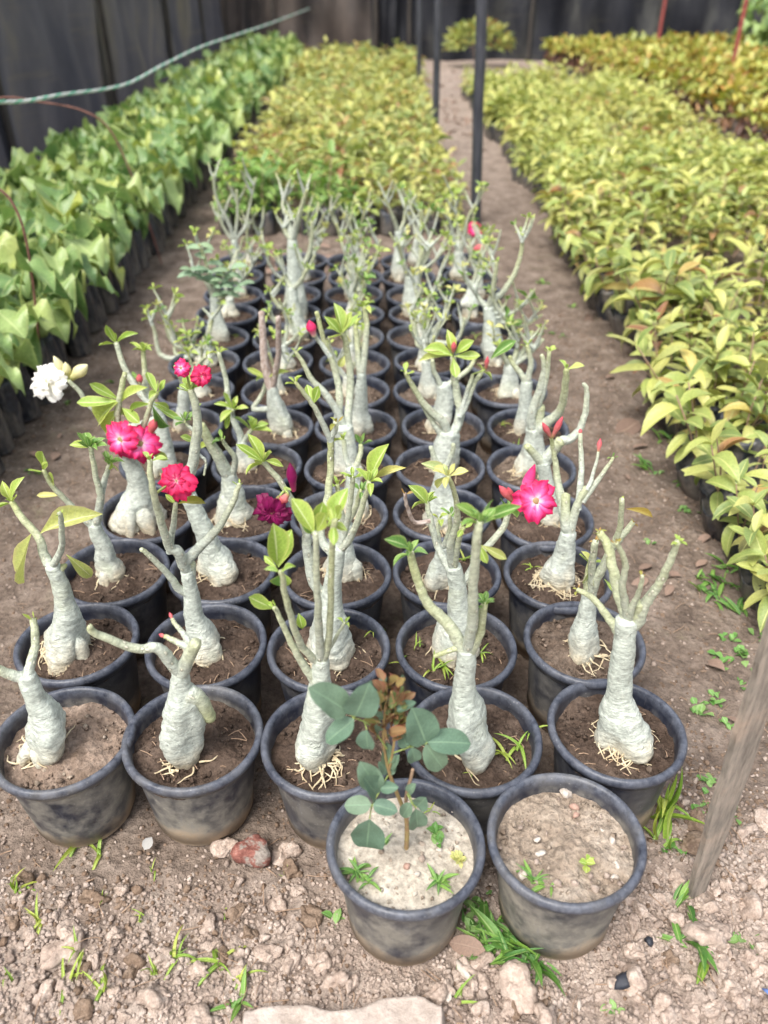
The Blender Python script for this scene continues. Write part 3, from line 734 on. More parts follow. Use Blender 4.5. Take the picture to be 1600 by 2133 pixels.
def adenium(pid, d):
    q = random.Random('p' + pid)
    t = pot_root(pid, soil=d.get('soil', 'soil_dark'))
    tr = d['t']
    x0, y0, w0 = tr[0]
    g = on_z(x0, y0, SOIL_Z + .006); wmax = max(px_m(w, g) for _, _, w in tr)
    Y0 = g.y + px_m(w0, g) * .35
    cx, cy = POTS[pid]
    Y0 = min(max(Y0, cy - .085), cy + .075)
    pts = [on_y(x, y, Y0) for x, y, w in tr]; rad = [px_m(w, p) / 2 for (x, y, w), p in zip(tr, pts)]
    lim = .118
    if abs(pts[0].x - cx) > .08: pts[0].x = cx + math.copysign(.08, pts[0].x - cx)
    # run the foot down into the soil
    if pts[0].z > SOIL_Z - .012:
        pts.insert(0, Vector((pts[0].x, pts[0].y, SOIL_Z - .016))); rad.insert(0, rad[0] * .96)
    P = smooth_path(pts, 9); n = len(P); rd = list(np.interp(np.linspace(0, len(rad) - 1, n), np.arange(len(rad)), rad))
    rs = list(rd)
    for k in range(1, n - 1): rs[k] = (rd[k - 1] + 2 * rd[k] + rd[k + 1]) / 4
    ph = [q.uniform(0, 6.28) for _ in range(4)]; base_r = max(rs)
    def lob(i, th):
        s_ = min(1, max(0, (rs[i] - .35 * base_r) / (.65 * base_r))); a = .13 * s_
        return 1 + a * math.sin(2 * th + ph[0] + i * .03) + a * .7 * math.sin(3 * th + ph[1] - i * .02) + a * .35 * math.sin(5 * th + ph[2] + i * .12) + .014 * math.sin(i * 2.1 + ph[3] + th)
    zt = max(p.z for p in P)
    T = tube_T(P, rs, 36, (0, 1), True, lob)
    off = Vector((q.uniform(0, 50), q.uniform(0, 50), 0)); ax_i = np.repeat(np.arange(n), 37)
    for vi in range(len(ax_i)):
        p = Vector(T[0][vi]); cpt = P[ax_i[vi]]; dr = p - cpt; r0 = rs[ax_i[vi]]
        f = 1 + .16 * mnoise.noise(Vector((p.x, p.y, p.z * .8)) * 23 + off) + .075 * mnoise.noise(p * 58 + off) + .03 * mnoise.noise(Vector((p.x * 60, p.y * 60, p.z * 190)) + off)
        T[0][vi] = (cpt + dr * f)[:]
    zz = T[0][:, 2]; T[2][:, 2] = np.clip((zz - SOIL_Z) / .16 * .26, 0, .34)
    ob('trunk', tmesh('trunk', T, d.get('bark', 'bark')), t, Matrix.Translation(-t.location))
    # thick root lobes spreading from the foot
    fx = Vector((P[0].x, P[0].y, 0))
    for k in range(d.get('feet', q.choice((0, 1, 1, 2)) if base_r > .022 else 1)):
        a = q.uniform(3.4, 6.0) if k < 2 else q.uniform(0, 6.28); rb = base_r * q.uniform(.26, .55); dv = Vector((math.cos(a), math.sin(a), 0)); hz = base_r * q.uniform(.9, 1.5)
        S = smooth_path([fx + dv * base_r * .30 + Vector((0, 0, SOIL_Z + hz)), fx + dv * base_r * .66 + Vector((0, 0, SOIL_Z + hz * .5)), fx + dv * (base_r * .92) + Vector((q.uniform(-.004, .004), 0, SOIL_Z + .004)), fx + dv * (base_r * 1.08) + Vector((0, 0, SOIL_Z - .02))], 5)
        rl = list(lerp_list([rb * .5, rb, rb * .72, rb * .4], len(S)))
        T = tube_T(S, rl, 16, (.0, .05), True, lambda i, th, a=a: 1 + .1 * math.sin(2 * th + a) + .06 * math.sin(3 * th + i * .5), .02, k)
        T[2][:, 2] = np.clip((T[0][:, 2] - SOIL_Z) / .16 * .26, 0, .34)
        ob('root', tmesh('root', T, d.get('bark', 'bark')), t, Matrix.Translation(-t.location))
    fork = P[-1]
    tips = []
    for bi, br in enumerate(d.get('b', [])):
        px, wa, wb, tip = br[0], br[1], br[2], (br[3] if len(br) > 3 else None)
        mat = br[4] if len(br) > 4 else 'bark'
        slope = q.uniform(-.42, .42); dy = 0; W = []; prev = None
        for k, (x, y) in enumerate(px):
            p = on_y(x, y, Y0 + dy)
            if prev is not None:
                dy += slope * (p - prev).length; dy = max(-.09, min(.09, dy)); p = on_y(x, y, Y0 + dy)
            W.append(p); prev = p
        # root the branch inside what it grows from
        st = W[0]; near = min(P, key=lambda v: (v - st).length)
        if (near - st).length < .06: W.insert(0, near.lerp(st, .15))
        S = smooth_path(W, 5)
        for v in S[3:]:
            v.x += q.uniform(-.0012, .0012); v.z += q.uniform(-.001, .001)
        n_ = len(S); ra = lerp_list([px_m(wa, W[0]) / 2 * 1.08, px_m(wa, W[0]) / 2, px_m((wa * .45 + wb * .55), W[len(W) // 2]) / 2, px_m(wb, W[-1]) / 2], n_)
        nb = q.uniform(0, 3)
        rr_ = [r * (1 + .07 * max(0, math.sin(k * 1.9 + nb))) for k, r in enumerate(ra)]
        y_ = d.get('yg', 0)
        T = tube_T(S, rr_, 12, (0, 1), True, None, .03, bi); r1_ = .82 + q.uniform(-.12, .15)
        T[2][:, 2] = .33 + (r1_ - .33) * np.clip(T[2][:, 2], 0, 1) ** (.45 if y_ else .9)
        ob('branch', tmesh('branch', T, mat), t, Matrix.Translation(-t.location))
        ax = (S[-1] - S[-3]).normalized()
        if tip:
            if tip[0] == 'r': rosette(t, S[-1], ax, tip[1], px_m(tip[2], S[-1]), tip[3] if len(tip) > 3 else 'leaf_lime', q)
            elif tip[0] == 'b': bud(t, S[-1] - ax * .004, S[-1] + ax * px_m(tip[1], S[-1]), px_m(tip[2], S[-1]), 'bud_pink')
        tips.append(S)
    for lf in d.get('lf', []):
        bx, by, tx, ty, wr, mat = lf
        a = on_y(bx, by, Y0 + q.uniform(-.02, .02)); b = on_y(tx, ty, a.y + q.uniform(-.03, .02)); dd = b - a
        nn = Vector((q.uniform(-.4, .4), -.6, .75))
        put_leaf(t, a, dd, nn, dd.length, 'aden', mat, wr, 'leaf', q)
    for fl in d.get('fl', []):
        x, y, dia, mat, fx, fz = fl[:6]
        c = on_y(x, y, Y0 - .045); f_ = Vector((fx, -1, fz))
        flower(t, c, f_, px_m(dia, c), mat, q)
        # stalk back to the nearest branch
        near = min((v for S in tips for v in S), key=lambda v: (v - c).length)
        e = c - f_.normalized() * px_m(dia, c) * .55
        ob('flower_stalk', tmesh('flower_stalk', simple_tube(smooth_path([near, near.lerp(e, .5) + Vector((0, 0, .006)), e], 3), [.0035, .0028], 6), 'stem_green'), t, Matrix.Translation(-t.location))
    for bd in d.get('bd', []):
        x, y, x2, y2, w, mat = bd
        a = on_y(x, y, Y0 - .01); b = on_y(x2, y2, Y0 - .02); bud(t, a, b, px_m(w, a), mat)
        near = min((v for S in tips for v in S), key=lambda v: (v - a).length)
        if (near - a).length > .006: ob('flower_stalk', tmesh('flower_stalk', simple_tube([near, near.lerp(a, .5), a], [.003, .0025], 6), 'stem_green'), t, Matrix.Translation(-t.location))
    nroot = int(d.get('roots', 8) * 1.6)
    if nroot: gen_roots(t, q, Vector((P[0].x, P[0].y, 0)), min(base_r, .05), max(.03, base_r * 1.1), nroot, SOIL_Z)
    return t

# ------------------------------------------------------------------ the desert roses, traced: trunk (x, y, width), branches (points, start width, end width, tip)
G, LM, BZ, PA = 'leaf_green', 'leaf_lime', 'leaf_bronze', 'leaf_pale'
r_ = lambda n, s, m=LM: ('r', n, s, m)
PL = {}
PL['A1'] = dict(t=[(92, 1580, 62), (98, 1545, 84), (99, 1510, 82), (88, 1480, 60), (74, 1450, 43), (61, 1422, 40), (55, 1406, 34)], soil='soil_tan', roots=16,
  b=[([(57, 1410), (65, 1380), (73, 1345), (70, 1290)], 22, 14, r_(3, 34)), ([(52, 1412), (20, 1404), (-15, 1388), (-40, 1360)], 24, 15, r_(4, 34))])
PL['B1'] = dict(t=[(391, 1594, 44), (384, 1560, 66), (380, 1520, 79), (381, 1490, 78), (382, 1460, 66), (375, 1430, 42), (376, 1402, 33)], roots=5,
  b=[([(374, 1400), (345, 1365), (325, 1349), (280, 1350), (200, 1320), (186, 1306)], 25, 13), ([(378, 1400), (396, 1362), (409, 1338)], 32, 24),
     ([(400, 1352), (375, 1340), (343, 1325)], 15, 10, ('b', 14, 9)), ([(400, 1345), (385, 1325), (370, 1305), (358, 1288)], 12, 8, ('b', 14, 8)), ([(398, 1446), (420, 1462), (438, 1496)], 40, 24)])
PL['C1'] = dict(t=[(666, 1596, 48), (656, 1555, 82), (662, 1520, 72), (664, 1480, 59), (664, 1450, 53), (667, 1420, 43), (670, 1372, 31)], roots=22, yg=1,
  b=[([(668, 1378), (664, 1300), (662, 1240), (657, 1110)], 18, 12, None), ([(674, 1378), (686, 1330), (689, 1250), (695, 1100), (697, 1088)], 15, 11, r_(4, 44)),
     ([(664, 1380), (628, 1345), (605, 1280), (592, 1225), (586, 1190)], 16, 11, r_(3, 36)), ([(662, 1425), (632, 1385), (600, 1325), (572, 1265)], 19, 10, r_(3, 30)), ([(676, 1368), (705, 1320), (718, 1297)], 9, 6, r_(3, 22))],
  lf=[(655, 1112, 612, 1038, 1.15, LM), (657, 1112, 672, 1040, 1.1, LM), (660, 1108, 690, 1062, .9, LM), (652, 1112, 634, 1085, 1.1, G), (697, 1090, 706, 1015, 1.1, LM), (700, 1085, 722, 1050, .9, LM), (693, 1092, 664, 1050, 1.1, LM),
      (578, 1178, 575, 1098, 1.25, LM), (580, 1182, 602, 1105, 1.2, LM), (588, 1192, 604, 1228, 1.25, LM), (575, 1180, 548, 1158, 1, LM), (572, 1268, 512, 1243, 1.05, LM), (590, 1195, 572, 1235, 1.1, G), (630, 1310, 625, 1285, 1.2, LM)])
PL['D1'] = dict(t=[(992, 1597, 58), (990, 1560, 84), (976, 1520, 89), (970, 1480, 80), (966, 1450, 57), (967, 1415, 42), (971, 1380, 42), (972, 1352, 36)], roots=4, yg=1,
  b=[([(968, 1362), (950, 1325), (925, 1290), (892, 1258), (872, 1215), (855, 1150)], 27, 16, r_(9, 42, G)), ([(976, 1360), (1000, 1315), (1008, 1258)], 27, 15, r_(9, 34, G)),
     ([(973, 1356), (985, 1290), (986, 1220), (994, 1120), (1000, 1088)], 23, 16, r_(8, 52, G)), ([(962, 1350), (945, 1352), (905, 1368)], 15, 9)],
  lf=[(1005, 1085, 1075, 1052, .75, G), (1000, 1082, 955, 1050, .9, G), (1002, 1078, 1012, 1035, .9, G), (852, 1140, 812, 1120, 1, G), (1000, 1135, 1058, 1165, .7, PA), (995, 1130, 1015, 1175, .9, LM)])
PL['E1'] = dict(t=[(1292, 1566, 74), (1300, 1540, 112), (1297, 1510, 100), (1291, 1480, 78), (1290, 1450, 54), (1292, 1415, 47), (1297, 1375, 47), (1302, 1330, 47), (1306, 1290, 44)], roots=20, yg=1,
  b=[([(1303, 1300), (1300, 1269), (1284, 1222), (1275, 1175), (1266, 1137), (1250, 1109)], 25, 16, r_(6, 17, BZ)), ([(1306, 1290), (1301, 1253), (1297, 1222), (1303, 1181), (1294, 1150), (1284, 1130)], 16, 10, r_(5, 16, BZ)),
     ([(1309, 1296), (1318, 1262), (1331, 1234), (1339, 1200)], 16, 8, r_(3, 14, BZ)), ([(1312, 1310), (1331, 1290), (1341, 1262), (1366, 1228), (1391, 1181), (1412, 1128)], 26, 13, r_(9, 20, LM)),
     ([(1298, 1330), (1284, 1312), (1266, 1284), (1237, 1247), (1203, 1228)], 22, 10, r_(3, 14, BZ)), ([(1318, 1300), (1330, 1280), (1332, 1255)], 26, 22)])
PL['A2'] = dict(t=[(142, 1372, 74), (139, 1358, 100), (137, 1335, 96), (141, 1305, 69), (139, 1275, 52), (131, 1240, 39), (121, 1205, 33), (110, 1178, 30)], roots=22,
  b=[([(112, 1185), (101, 1172), (91, 1152), (80, 1119), (45, 1077), (24, 1045)], 22, 12, r_(6, 30)), ([(112, 1182), (117, 1166), (129, 1140), (128, 1088), (124, 1068)], 16, 9, r_(3, 14)), ([(118, 1196), (128, 1186), (134, 1176)], 18, 12)],
  lf=[(66, 1112, 30, 1218, .85, PA), (84, 1112, 190, 1048, .75, PA), (138, 1155, 205, 1215, .75, PA), (24, 1042, 38, 992, .9, LM), (22, 1040, 2, 1008, 1, LM)])
PL['B2'] = dict(t=[(422, 1370, 60), (424, 1352, 86), (422, 1335, 82), (414, 1312, 60), (407, 1290, 44), (401, 1262, 36), (396, 1225, 30), (390, 1188, 27)], roots=12,
  b=[([(398, 1236), (375, 1228), (350, 1196), (315, 1161), (294, 1143)], 18, 9), ([(396, 1215), (398, 1190), (397, 1170)], 22, 20), ([(388, 1190), (371, 1150), (353, 1138), (336, 1087), (318, 1017), (311, 958)], 22, 11, r_(4, 30)),
     ([(388, 1168), (420, 1136), (458, 1094), (486, 1045), (499, 1007)], 21, 9, r_(3, 16)), ([(353, 1150), (362, 1087), (367, 1049)], 13, 9)],
  lf=[(368, 1050, 433, 1036, .6, BZ), (367, 1050, 345, 1030, .9, LM)], fl=[(368, 1002, 80, 'petal_red', .1, .75)])
PL['C2'] = dict(t=[(688, 1380, 70), (688, 1360, 102), (688, 1330, 95), (688, 1300, 78), (688, 1265, 55), (692, 1230, 42), (699, 1190, 34), (705, 1140, 30)], roots=26,
  b=[([(702, 1160), (674, 1132), (668, 1100), (682, 1040), (688, 980), (689, 912)], 19, 13, None, 'bark'), ([(689, 918), (672, 880), (650, 840), (616, 797)], 12, 8, r_(4, 30)),
     ([(690, 1255), (655, 1215), (640, 1145), (637, 1105), (615, 1055), (584, 1004), (548, 962)], 22, 10, r_(10, 50)), ([(706, 1150), (733, 1114), (750, 1072), (770, 1002)], 17, 10, r_(6, 44)), ([(708, 1140), (722, 1095), (728, 1058), (735, 993)], 14, 10, r_(6, 34)), ([(689, 912), (698, 895), (700, 880)], 12, 10, r_(4, 24, BZ))],
  lf=[(772, 1000, 790, 930, 1, LM), (774, 1002, 832, 968, .6, PA), (650, 842, 640, 800, 1.1, LM), (652, 842, 668, 802, 1.1, LM), (548, 962, 495, 925, .7, LM), (552, 960, 590, 965, .8, LM), (548, 960, 525, 905, .8, LM)],
  fl=[(566, 1068, 84, 'petal_dark', -.25, -.2)], bd=[(612, 1022, 604, 965, 22, 'petal_dark'), (600, 1028, 584, 1050, 20, 'bud_pink')])
PL['D2'] = dict(t=[(944, 1372, 70), (945, 1350, 96), (948, 1325, 88), (957, 1300, 66), (956, 1260, 46), (952, 1220, 36), (945, 1180, 32)], roots=14,
  b=[([(942, 1190), (922, 1162), (906, 1119), (894, 1072), (889, 1045)], 17, 10, r_(8, 40, LM)), ([(896, 1085), (862, 1087), (847, 1050), (844, 1028)], 9, 7, r_(3, 16, BZ), 'bark_dead'), ([(944, 1182), (938, 1137), (953, 1087), (950, 1040), (934, 990)], 17, 9, r_(8, 42, PA)),
     ([(946, 1186), (956, 1119), (966, 1100)], 14, 11, r_(3, 26)), ([(952, 1225), (975, 1200), (1000, 1156), (1047, 1100), (1060, 1060)], 18, 12, r_(6, 40, G))],
  fl=[(1117, 1043, 92, 'petal_pink', .05, .45)], bd=[(1068, 1045, 1040, 1012, 18, 'bud_pink'), (1085, 1040, 1114, 968, 24, 'petal_pink'), (1070, 1040, 1058, 1015, 12, 'bud_pink')], lf=[(934, 990, 888, 960, .8, PA), (932, 992, 900, 1018, .8, PA), (890, 1050, 862, 1010, 1, LM)])
PL['E2'] = dict(t=[(1217, 1372, 58), (1215, 1350, 75), (1216, 1318, 59), (1221, 1290, 43), (1224, 1262, 34), (1228, 1236, 30)], soil='soil_mid', roots=14, yg=1,
  b=[([(1226, 1245), (1222, 1206), (1231, 1169)], 17, 10, r_(3, 30)), ([(1230, 1242), (1240, 1210), (1256, 1181), (1275, 1140), (1290, 1105), (1296, 1040)], 21, 10, r_(2, 10)), ([(1232, 1230), (1234, 1175), (1240, 1128)], 17, 14, r_(4, 16, BZ)), ([(1276, 1140), (1296, 1116), (1318, 1088)], 15, 11, r_(3, 12, BZ))],
  lf=[(1228, 1170, 1218, 1148, 1, PA), (1230, 1182, 1222, 1240, .8, PA), (1304, 1060, 1368, 1072, .7, BZ), (1258, 1205, 1284, 1240, .6, LM)])
PL['A3'] = dict(t=[(233, 1212, 48), (231, 1192, 56), (222, 1168, 41), (217, 1140, 35), (203, 1115, 32), (197, 1092, 27)], roots=8,
  b=[([(196, 1100), (165, 1070), (137, 1042), (105, 1007), (91, 979)], 15, 8, r_(2, 34)), ([(199, 1096), (210, 1042), (200, 993), (189, 930)], 18, 9, r_(12, 44, G)), ([(209, 1040), (220, 993), (229, 965)], 13, 8, r_(7, 34, G))],
  lf=[(91, 980, 98, 934, 1.1, LM), (110, 1012, 118, 985, 1.2, LM), (130, 1030, 82, 1035, .6, PA), (189, 932, 150, 920, 1.1, LM), (232, 962, 240, 990, 1.1, LM)])
PL['B3'] = dict(t=[(452, 1208, 58), (456, 1185, 82), (450, 1165, 72), (440, 1143, 52), (433, 1122, 46), (418, 1087, 40), (401, 1052, 35), (392, 1030, 30)], roots=9,
  b=[([(394, 1036), (390, 1000), (402, 965), (411, 895), (408, 846), (396, 812)], 25, 14, r_(5, 34)), ([(410, 900), (392, 888), (384, 876)], 8, 6, r_(7, 32, G)), ([(406, 940), (428, 960), (424, 990)], 6, 4)],
  lf=[(405, 920, 378, 908, 1.2, LM), (396, 812, 384, 772, 1.1, LM), (394, 815, 372, 795, 1, LM)], fl=[(420, 784, 46, 'petal_red', .3, .3), (377, 766, 40, 'petal_pink', -.2, .6)])
PL['C3'] = dict(t=[(712, 1205, 56), (712, 1190, 74), (712, 1165, 60), (714, 1130, 42), (718, 1090, 32)], roots=14,
  b=[([(717, 1096), (708, 1050), (702, 1010)], 15, 9, r_(5, 34)), ([(720, 1095), (740, 1060), (752, 1020)], 14, 9, r_(5, 36, G))])
PL['D3'] = dict(t=[(908, 1230, 44), (911, 1208, 56), (914, 1187, 47), (918, 1165, 28), (921, 1140, 22)], roots=6,
  b=[([(920, 1150), (912, 1115), (915, 1080)], 13, 8, r_(4, 26)), ([(921, 1145), (935, 1110), (938, 1072)], 13, 8, r_(5, 28, G))])
PL['E3'] = dict(t=[(1158, 1222, 52), (1161, 1200, 72), (1166, 1185, 72), (1172, 1169, 57), (1177, 1147, 44), (1181, 1125, 36), (1184, 1108, 33)], roots=34,
  b=[([(1182, 1116), (1172, 1050), (1162, 1003), (1155, 950), (1148, 912)], 22, 7), ([(1178, 1090), (1178, 1030)], 22, 18), ([(1186, 1114), (1200, 1059), (1222, 1015)], 22, 13), ([(1204, 1062), (1211, 975), (1208, 903)], 13, 8, ('b', 10, 9)),
     ([(1222, 1020), (1234, 994), (1247, 940)], 9, 5, ('b', 26, 11)), ([(1214, 1045), (1250, 994), (1278, 953)], 11, 6, r_(3, 15, G))],
  bd=[(1148, 912, 1130, 880, 13, 'bud_pink'), (1150, 912, 1172, 868, 14, 'bud_pink')])
PL['A4'] = dict(t=[(288, 1100, 82), (286, 1082, 104), (285, 1055, 80), (289, 1028, 51), (287, 1007, 41), (279, 982, 37), (268, 958, 33), (262, 930, 28)], roots=8,
  b=[([(262, 940), (248, 895), (245, 870), (250, 825), (261, 776)], 17, 10, None), ([(266, 945), (290, 905), (304, 874), (315, 839), (329, 818)], 14, 8, r_(4, 50)), ([(262, 930), (272, 930)], 16, 12)],
  lf=[(246, 835, 165, 845, .8, LM), (246, 838, 180, 880, 1.25, LM), (248, 832, 182, 800, .8, LM), (250, 840, 290, 800, .8, LM), (252, 845, 255, 885, 1.2, LM), (315, 842, 252, 850, .8, LM), (318, 846, 355, 915, .8, G), (316, 840, 375, 880, .5, LM), (320, 838, 360, 852, .8, LM), (250, 850, 205, 905, 1, LM), (306, 935, 348, 958, .9, LM), (255, 850, 290, 880, 1.2, LM)],
  fl=[(250, 915, 84, 'petal_pink', -.3, .55), (291, 925, 88, 'petal_pink', .2, .4)], bd=[(312, 905, 324, 872, 20, 'bud_pink')])
PL['B4'] = dict(t=[(492, 1090, 58), (489, 1075, 80), (484, 1052, 57), (485, 1028, 46), (480, 1003, 35), (478, 985, 30)], roots=18,
  b=[([(478, 995), (455, 951), (434, 916), (418, 884)], 26, 18, None), ([(482, 995), (490, 955), (470, 928), (462, 915)], 14, 6, r_(4, 28, G)), ([(434, 918), (415, 890), (405, 860)], 14, 9, r_(4, 30))], lf=[(440, 925, 410, 930, .9, LM)])
PL['C4'] = dict(t=[(738, 1066, 58), (740, 1048, 50), (739, 1024, 38), (736, 1000, 30), (732, 975, 26)], roots=12,
  b=[([(733, 985), (720, 950), (716, 915)], 14, 9, r_(4, 30)), ([(734, 985), (750, 950), (752, 925)], 14, 9, r_(5, 34, G))])
PL['D4'] = dict(t=[(925, 1102, 42), (918, 1080, 68), (919, 1053, 59), (919, 1025, 45), (920, 1000, 32), (922, 972, 27)], roots=14,
  b=[([(921, 985), (905, 955), (898, 930)], 14, 9), ([(923, 982), (940, 950), (945, 925)], 14, 9)])
PL['E4'] = dict(t=[(1140, 1092, 52), (1141, 1068, 54), (1143, 1030, 36), (1137, 995, 28), (1131, 962, 29)], roots=10,
  b=[([(1133, 968), (1147, 947), (1166, 921), (1186, 915), (1205, 898), (1219, 862), (1223, 819), (1216, 798)], 22, 8), ([(1130, 966), (1110, 943), (1097, 928)], 20, 14), ([(1150, 940), (1168, 918)], 22, 22)])
PL['A5'] = dict(t=[(342, 988, 44), (340, 965, 56), (345, 937, 36), (340, 909, 29), (332, 870, 22), (310, 838, 18)], roots=8,
  b=[([(312, 842), (303, 800), (301, 770), (298, 730)], 14, 9, r_(8, 36)), ([(310, 838), (287, 811), (259, 765), (241, 713)], 16, 10, r_(5, 34)), ([(330, 872), (262, 890), (215, 868), (182, 839), (165, 815), (143, 793)], 14, 8, None), ([(308, 832), (296, 808), (290, 795)], 7, 5, None)],
  lf=[(241, 715, 222, 672, .8, LM), (243, 714, 278, 688, .7, LM), (290, 795, 275, 775, .8, G)],
  fl=[(98, 795, 82, 'petal_white', -.4, .5)], bd=[(140, 790, 112, 742, 20, 'petal_cream'), (143, 788, 136, 755, 18, 'petal_cream'), (146, 790, 182, 760, 26, 'petal_cream'), (292, 800, 290, 780, 15, 'bud_pink')])
PL['B5'] = dict(t=[(514, 982, 38), (512, 968, 46), (507, 945, 30), (503, 922, 20)], roots=8,
  b=[([(503, 928), (500, 905), (488, 880), (478, 850), (470, 790), (455, 735)], 15, 9, r_(4, 24)), ([(504, 925), (515, 908), (524, 895)], 12, 8, r_(8, 44, LM)), ([(484, 866), (486, 852)], 9, 7, r_(6, 44, LM))], lf=[(482, 850, 450, 835, .8, LM), (480, 850, 470, 895, .6, LM)])
PL['C5'] = dict(t=[(728, 992, 52), (725, 970, 66), (722, 948, 52), (720, 915, 45), (716, 888, 40)], roots=6,
  b=[([(710, 900), (703, 880), (708, 833), (702, 785), (688, 743), (674, 706), (660, 650)], 17, 9), ([(722, 900), (725, 870), (730, 790), (722, 720), (713, 692)], 18, 11, r_(9, 52)), ([(704, 860), (677, 819), (649, 790), (632, 757), (615, 731)], 15, 7, r_(2, 18)), ([(688, 743), (668, 715), (652, 695)], 10, 7, None)],
  lf=[(712, 694, 705, 630, .9, LM), (714, 694, 738, 650, .8, LM), (710, 696, 682, 660, .8, LM), (718, 740, 706, 768, 1.3, PA)], bd=[(654, 700, 644, 668, 22, 'petal_red')])
PL['D5'] = dict(t=[(918, 990, 44), (926, 965, 56), (929, 945, 50), (930, 925, 47), (936, 900, 40)], roots=8,
  b=[([(930, 908), (925, 881), (903, 862), (878, 834), (856, 797), (844, 775)], 19, 8, r_(3, 26)), ([(926, 912), (905, 885), (885, 850), (865, 815)], 14, 8), ([(942, 908), (959, 862), (953, 825), (947, 787), (944, 742)], 20, 12, None), ([(956, 868), (969, 844), (987, 800), (1006, 772)], 15, 8, r_(3, 26)), ([(960, 860), (975, 810), (985, 780)], 9, 7)],
  lf=[(944, 742, 884, 718, 1.1, LM), (946, 742, 1000, 745, .9, LM), (944, 745, 948, 788, 1.2, LM), (943, 738, 938, 692, 1, LM), (948, 738, 984, 708, 1.1, LM), (1022, 748, 1074, 704, .9, G), (940, 742, 872, 742, .5, PA)],
  bd=[(944, 735, 946, 712, 12, 'bud_pink'), (1012, 770, 1016, 742, 10, 'bud_pink')])
PL['E5'] = dict(t=[(1096, 990, 40), (1099, 972, 52), (1109, 947, 46), (1112, 915, 36), (1112, 893, 33)], roots=10,
  b=[([(1110, 902), (1108, 860), (1128, 800), (1134, 762), (1128, 740)], 20, 8), ([(1116, 900), (1122, 875), (1125, 846)], 24, 20), ([(1118, 900), (1140, 880), (1169, 850), (1178, 790), (1180, 768)], 22, 10, r_(3, 34)), ([(1120, 850), (1136, 800), (1145, 731)], 11, 8, r_(6, 20))])
PL['A6'] = dict(t=[(378, 900, 30), (378, 885, 36), (382, 850, 27), (385, 815, 25), (390, 790, 18)], roots=5, b=[([(388, 800), (412, 760), (430, 742)], 10, 7, r_(3, 18)), ([(386, 806), (372, 780), (366, 762)], 11, 8)])
PL['B6'] = dict(t=[(594, 908, 26), (588, 888, 46), (579, 858, 38), (571, 830, 28), (567, 805, 21)], roots=12, bark='bark',
  b=[([(566, 812), (552, 760), (548, 700), (545, 650)], 19, 13, None, 'bark_dead'), ([(568, 808), (580, 740), (580, 660)], 14, 11, None, 'bark_dead'), ([(570, 850), (528, 852), (545, 824), (559, 785)], 12, 8, r_(3, 40))], lf=[(559, 788, 512, 770, .7, LM), (560, 786, 598, 768, .7, LM)])
PL['C6'] = dict(t=[(751, 908, 36), (752, 888, 47), (751, 864, 35), (751, 841, 28), (752, 810, 24), (753, 778, 18)], roots=4, b=[([(751, 784), (744, 720), (741, 678)], 14, 9, r_(6, 30)), ([(755, 784), (761, 720), (764, 678), (759, 640)], 14, 10, r_(6, 30))])
PL['D6'] = dict(t=[(908, 895, 46), (918, 872, 50), (926, 850, 42), (927, 825, 38), (924, 802, 30)], roots=4, b=[([(922, 808), (905, 775), (900, 750)], 12, 8), ([(926, 806), (975, 770), (990, 745)], 12, 8)])
PL['E6'] = dict(t=[(1086, 905, 36), (1090, 885, 40), (1094, 862, 34), (1095, 825, 25), (1097, 795, 22)], roots=14, b=[([(1096, 802), (1087, 781), (1069, 759), (1062, 742)], 14, 8), ([(1098, 800), (1106, 760), (1102, 735), (1098, 720)], 13, 9, r_(4, 24))])
# farther rows: softer in the photograph, traced coarsely (fork, branch tips)
def far_plant(base, bw, fork, tips, **k):
    (bx, by), (fx, fy) = base, fork
    t = [(bx, by + 2, bw * .85), (bx + (fx - bx) * .2, by + (fy - by) * .2, bw), (bx + (fx - bx) * .45, by + (fy - by) * .45, bw * .72), (bx + (fx - bx) * .75, by + (fy - by) * .75, bw * .5), (fx, fy, bw * .42)]
    b = []
    for tp in tips:
        x, y = tp[0], tp[1]; mx = fx + (x - fx) * .55 + R.uniform(-4, 4); my = fy + (y - fy) * .38
        via = tp[3] if len(tp) > 3 and tp[3] else [(mx, my)]
        b.append(([(fx, fy + 3)] + via + [(x, y)], bw * .27, max(bw * .13, 4.6), tp[2] if len(tp) > 2 else r_(R.randint(3, 5), 20)))
        for j in range(R.randint(2, 4)):
            f = R.uniform(.35, .8); ax_ = via[-1][0] + (x - via[-1][0]) * f; ay_ = via[-1][1] + (y - via[-1][1]) * f; sx = R.choice((-1, 1)) * R.uniform(12, 34); ln = R.uniform(22, 60)
            b.append(([(ax_, ay_), (ax_ + sx * .42 + R.uniform(-3, 3), ay_ - ln * .48), (ax_ + sx * .8, ay_ - ln)], max(bw * .14, 4.6), 3.6, r_(R.randint(3, 5), R.uniform(14, 24), R.choice((LM, LM, G, PA))) if R.random() < .7 else None))
    return dict(t=t, b=b, roots=4, **k)
N_ = None
PL['A7'] = far_plant((423, 828), 34, (416, 782), [(445, 722, r_(4, 22)), (392, 735, r_(5, 26)), (420, 720)])
PL['B7'] = far_plant((578, 822), 30, (580, 780), [(604, 742, r_(3, 20)), (560, 735, N_)])
PL['C7'] = far_plant((724, 822), 36, (722, 785), [(700, 745, r_(4, 22)), (745, 738)])
PL['D7'] = far_plant((893, 828), 42, (888, 752), [(870, 700, N_), (905, 700, N_), (888, 690)])
PL['E7'] = far_plant((1059, 828), 52, (1062, 760), [(1040, 720, r_(4, 22)), (1080, 700, r_(5, 26, G)), (1110, 690, N_), (1132, 706, N_)])
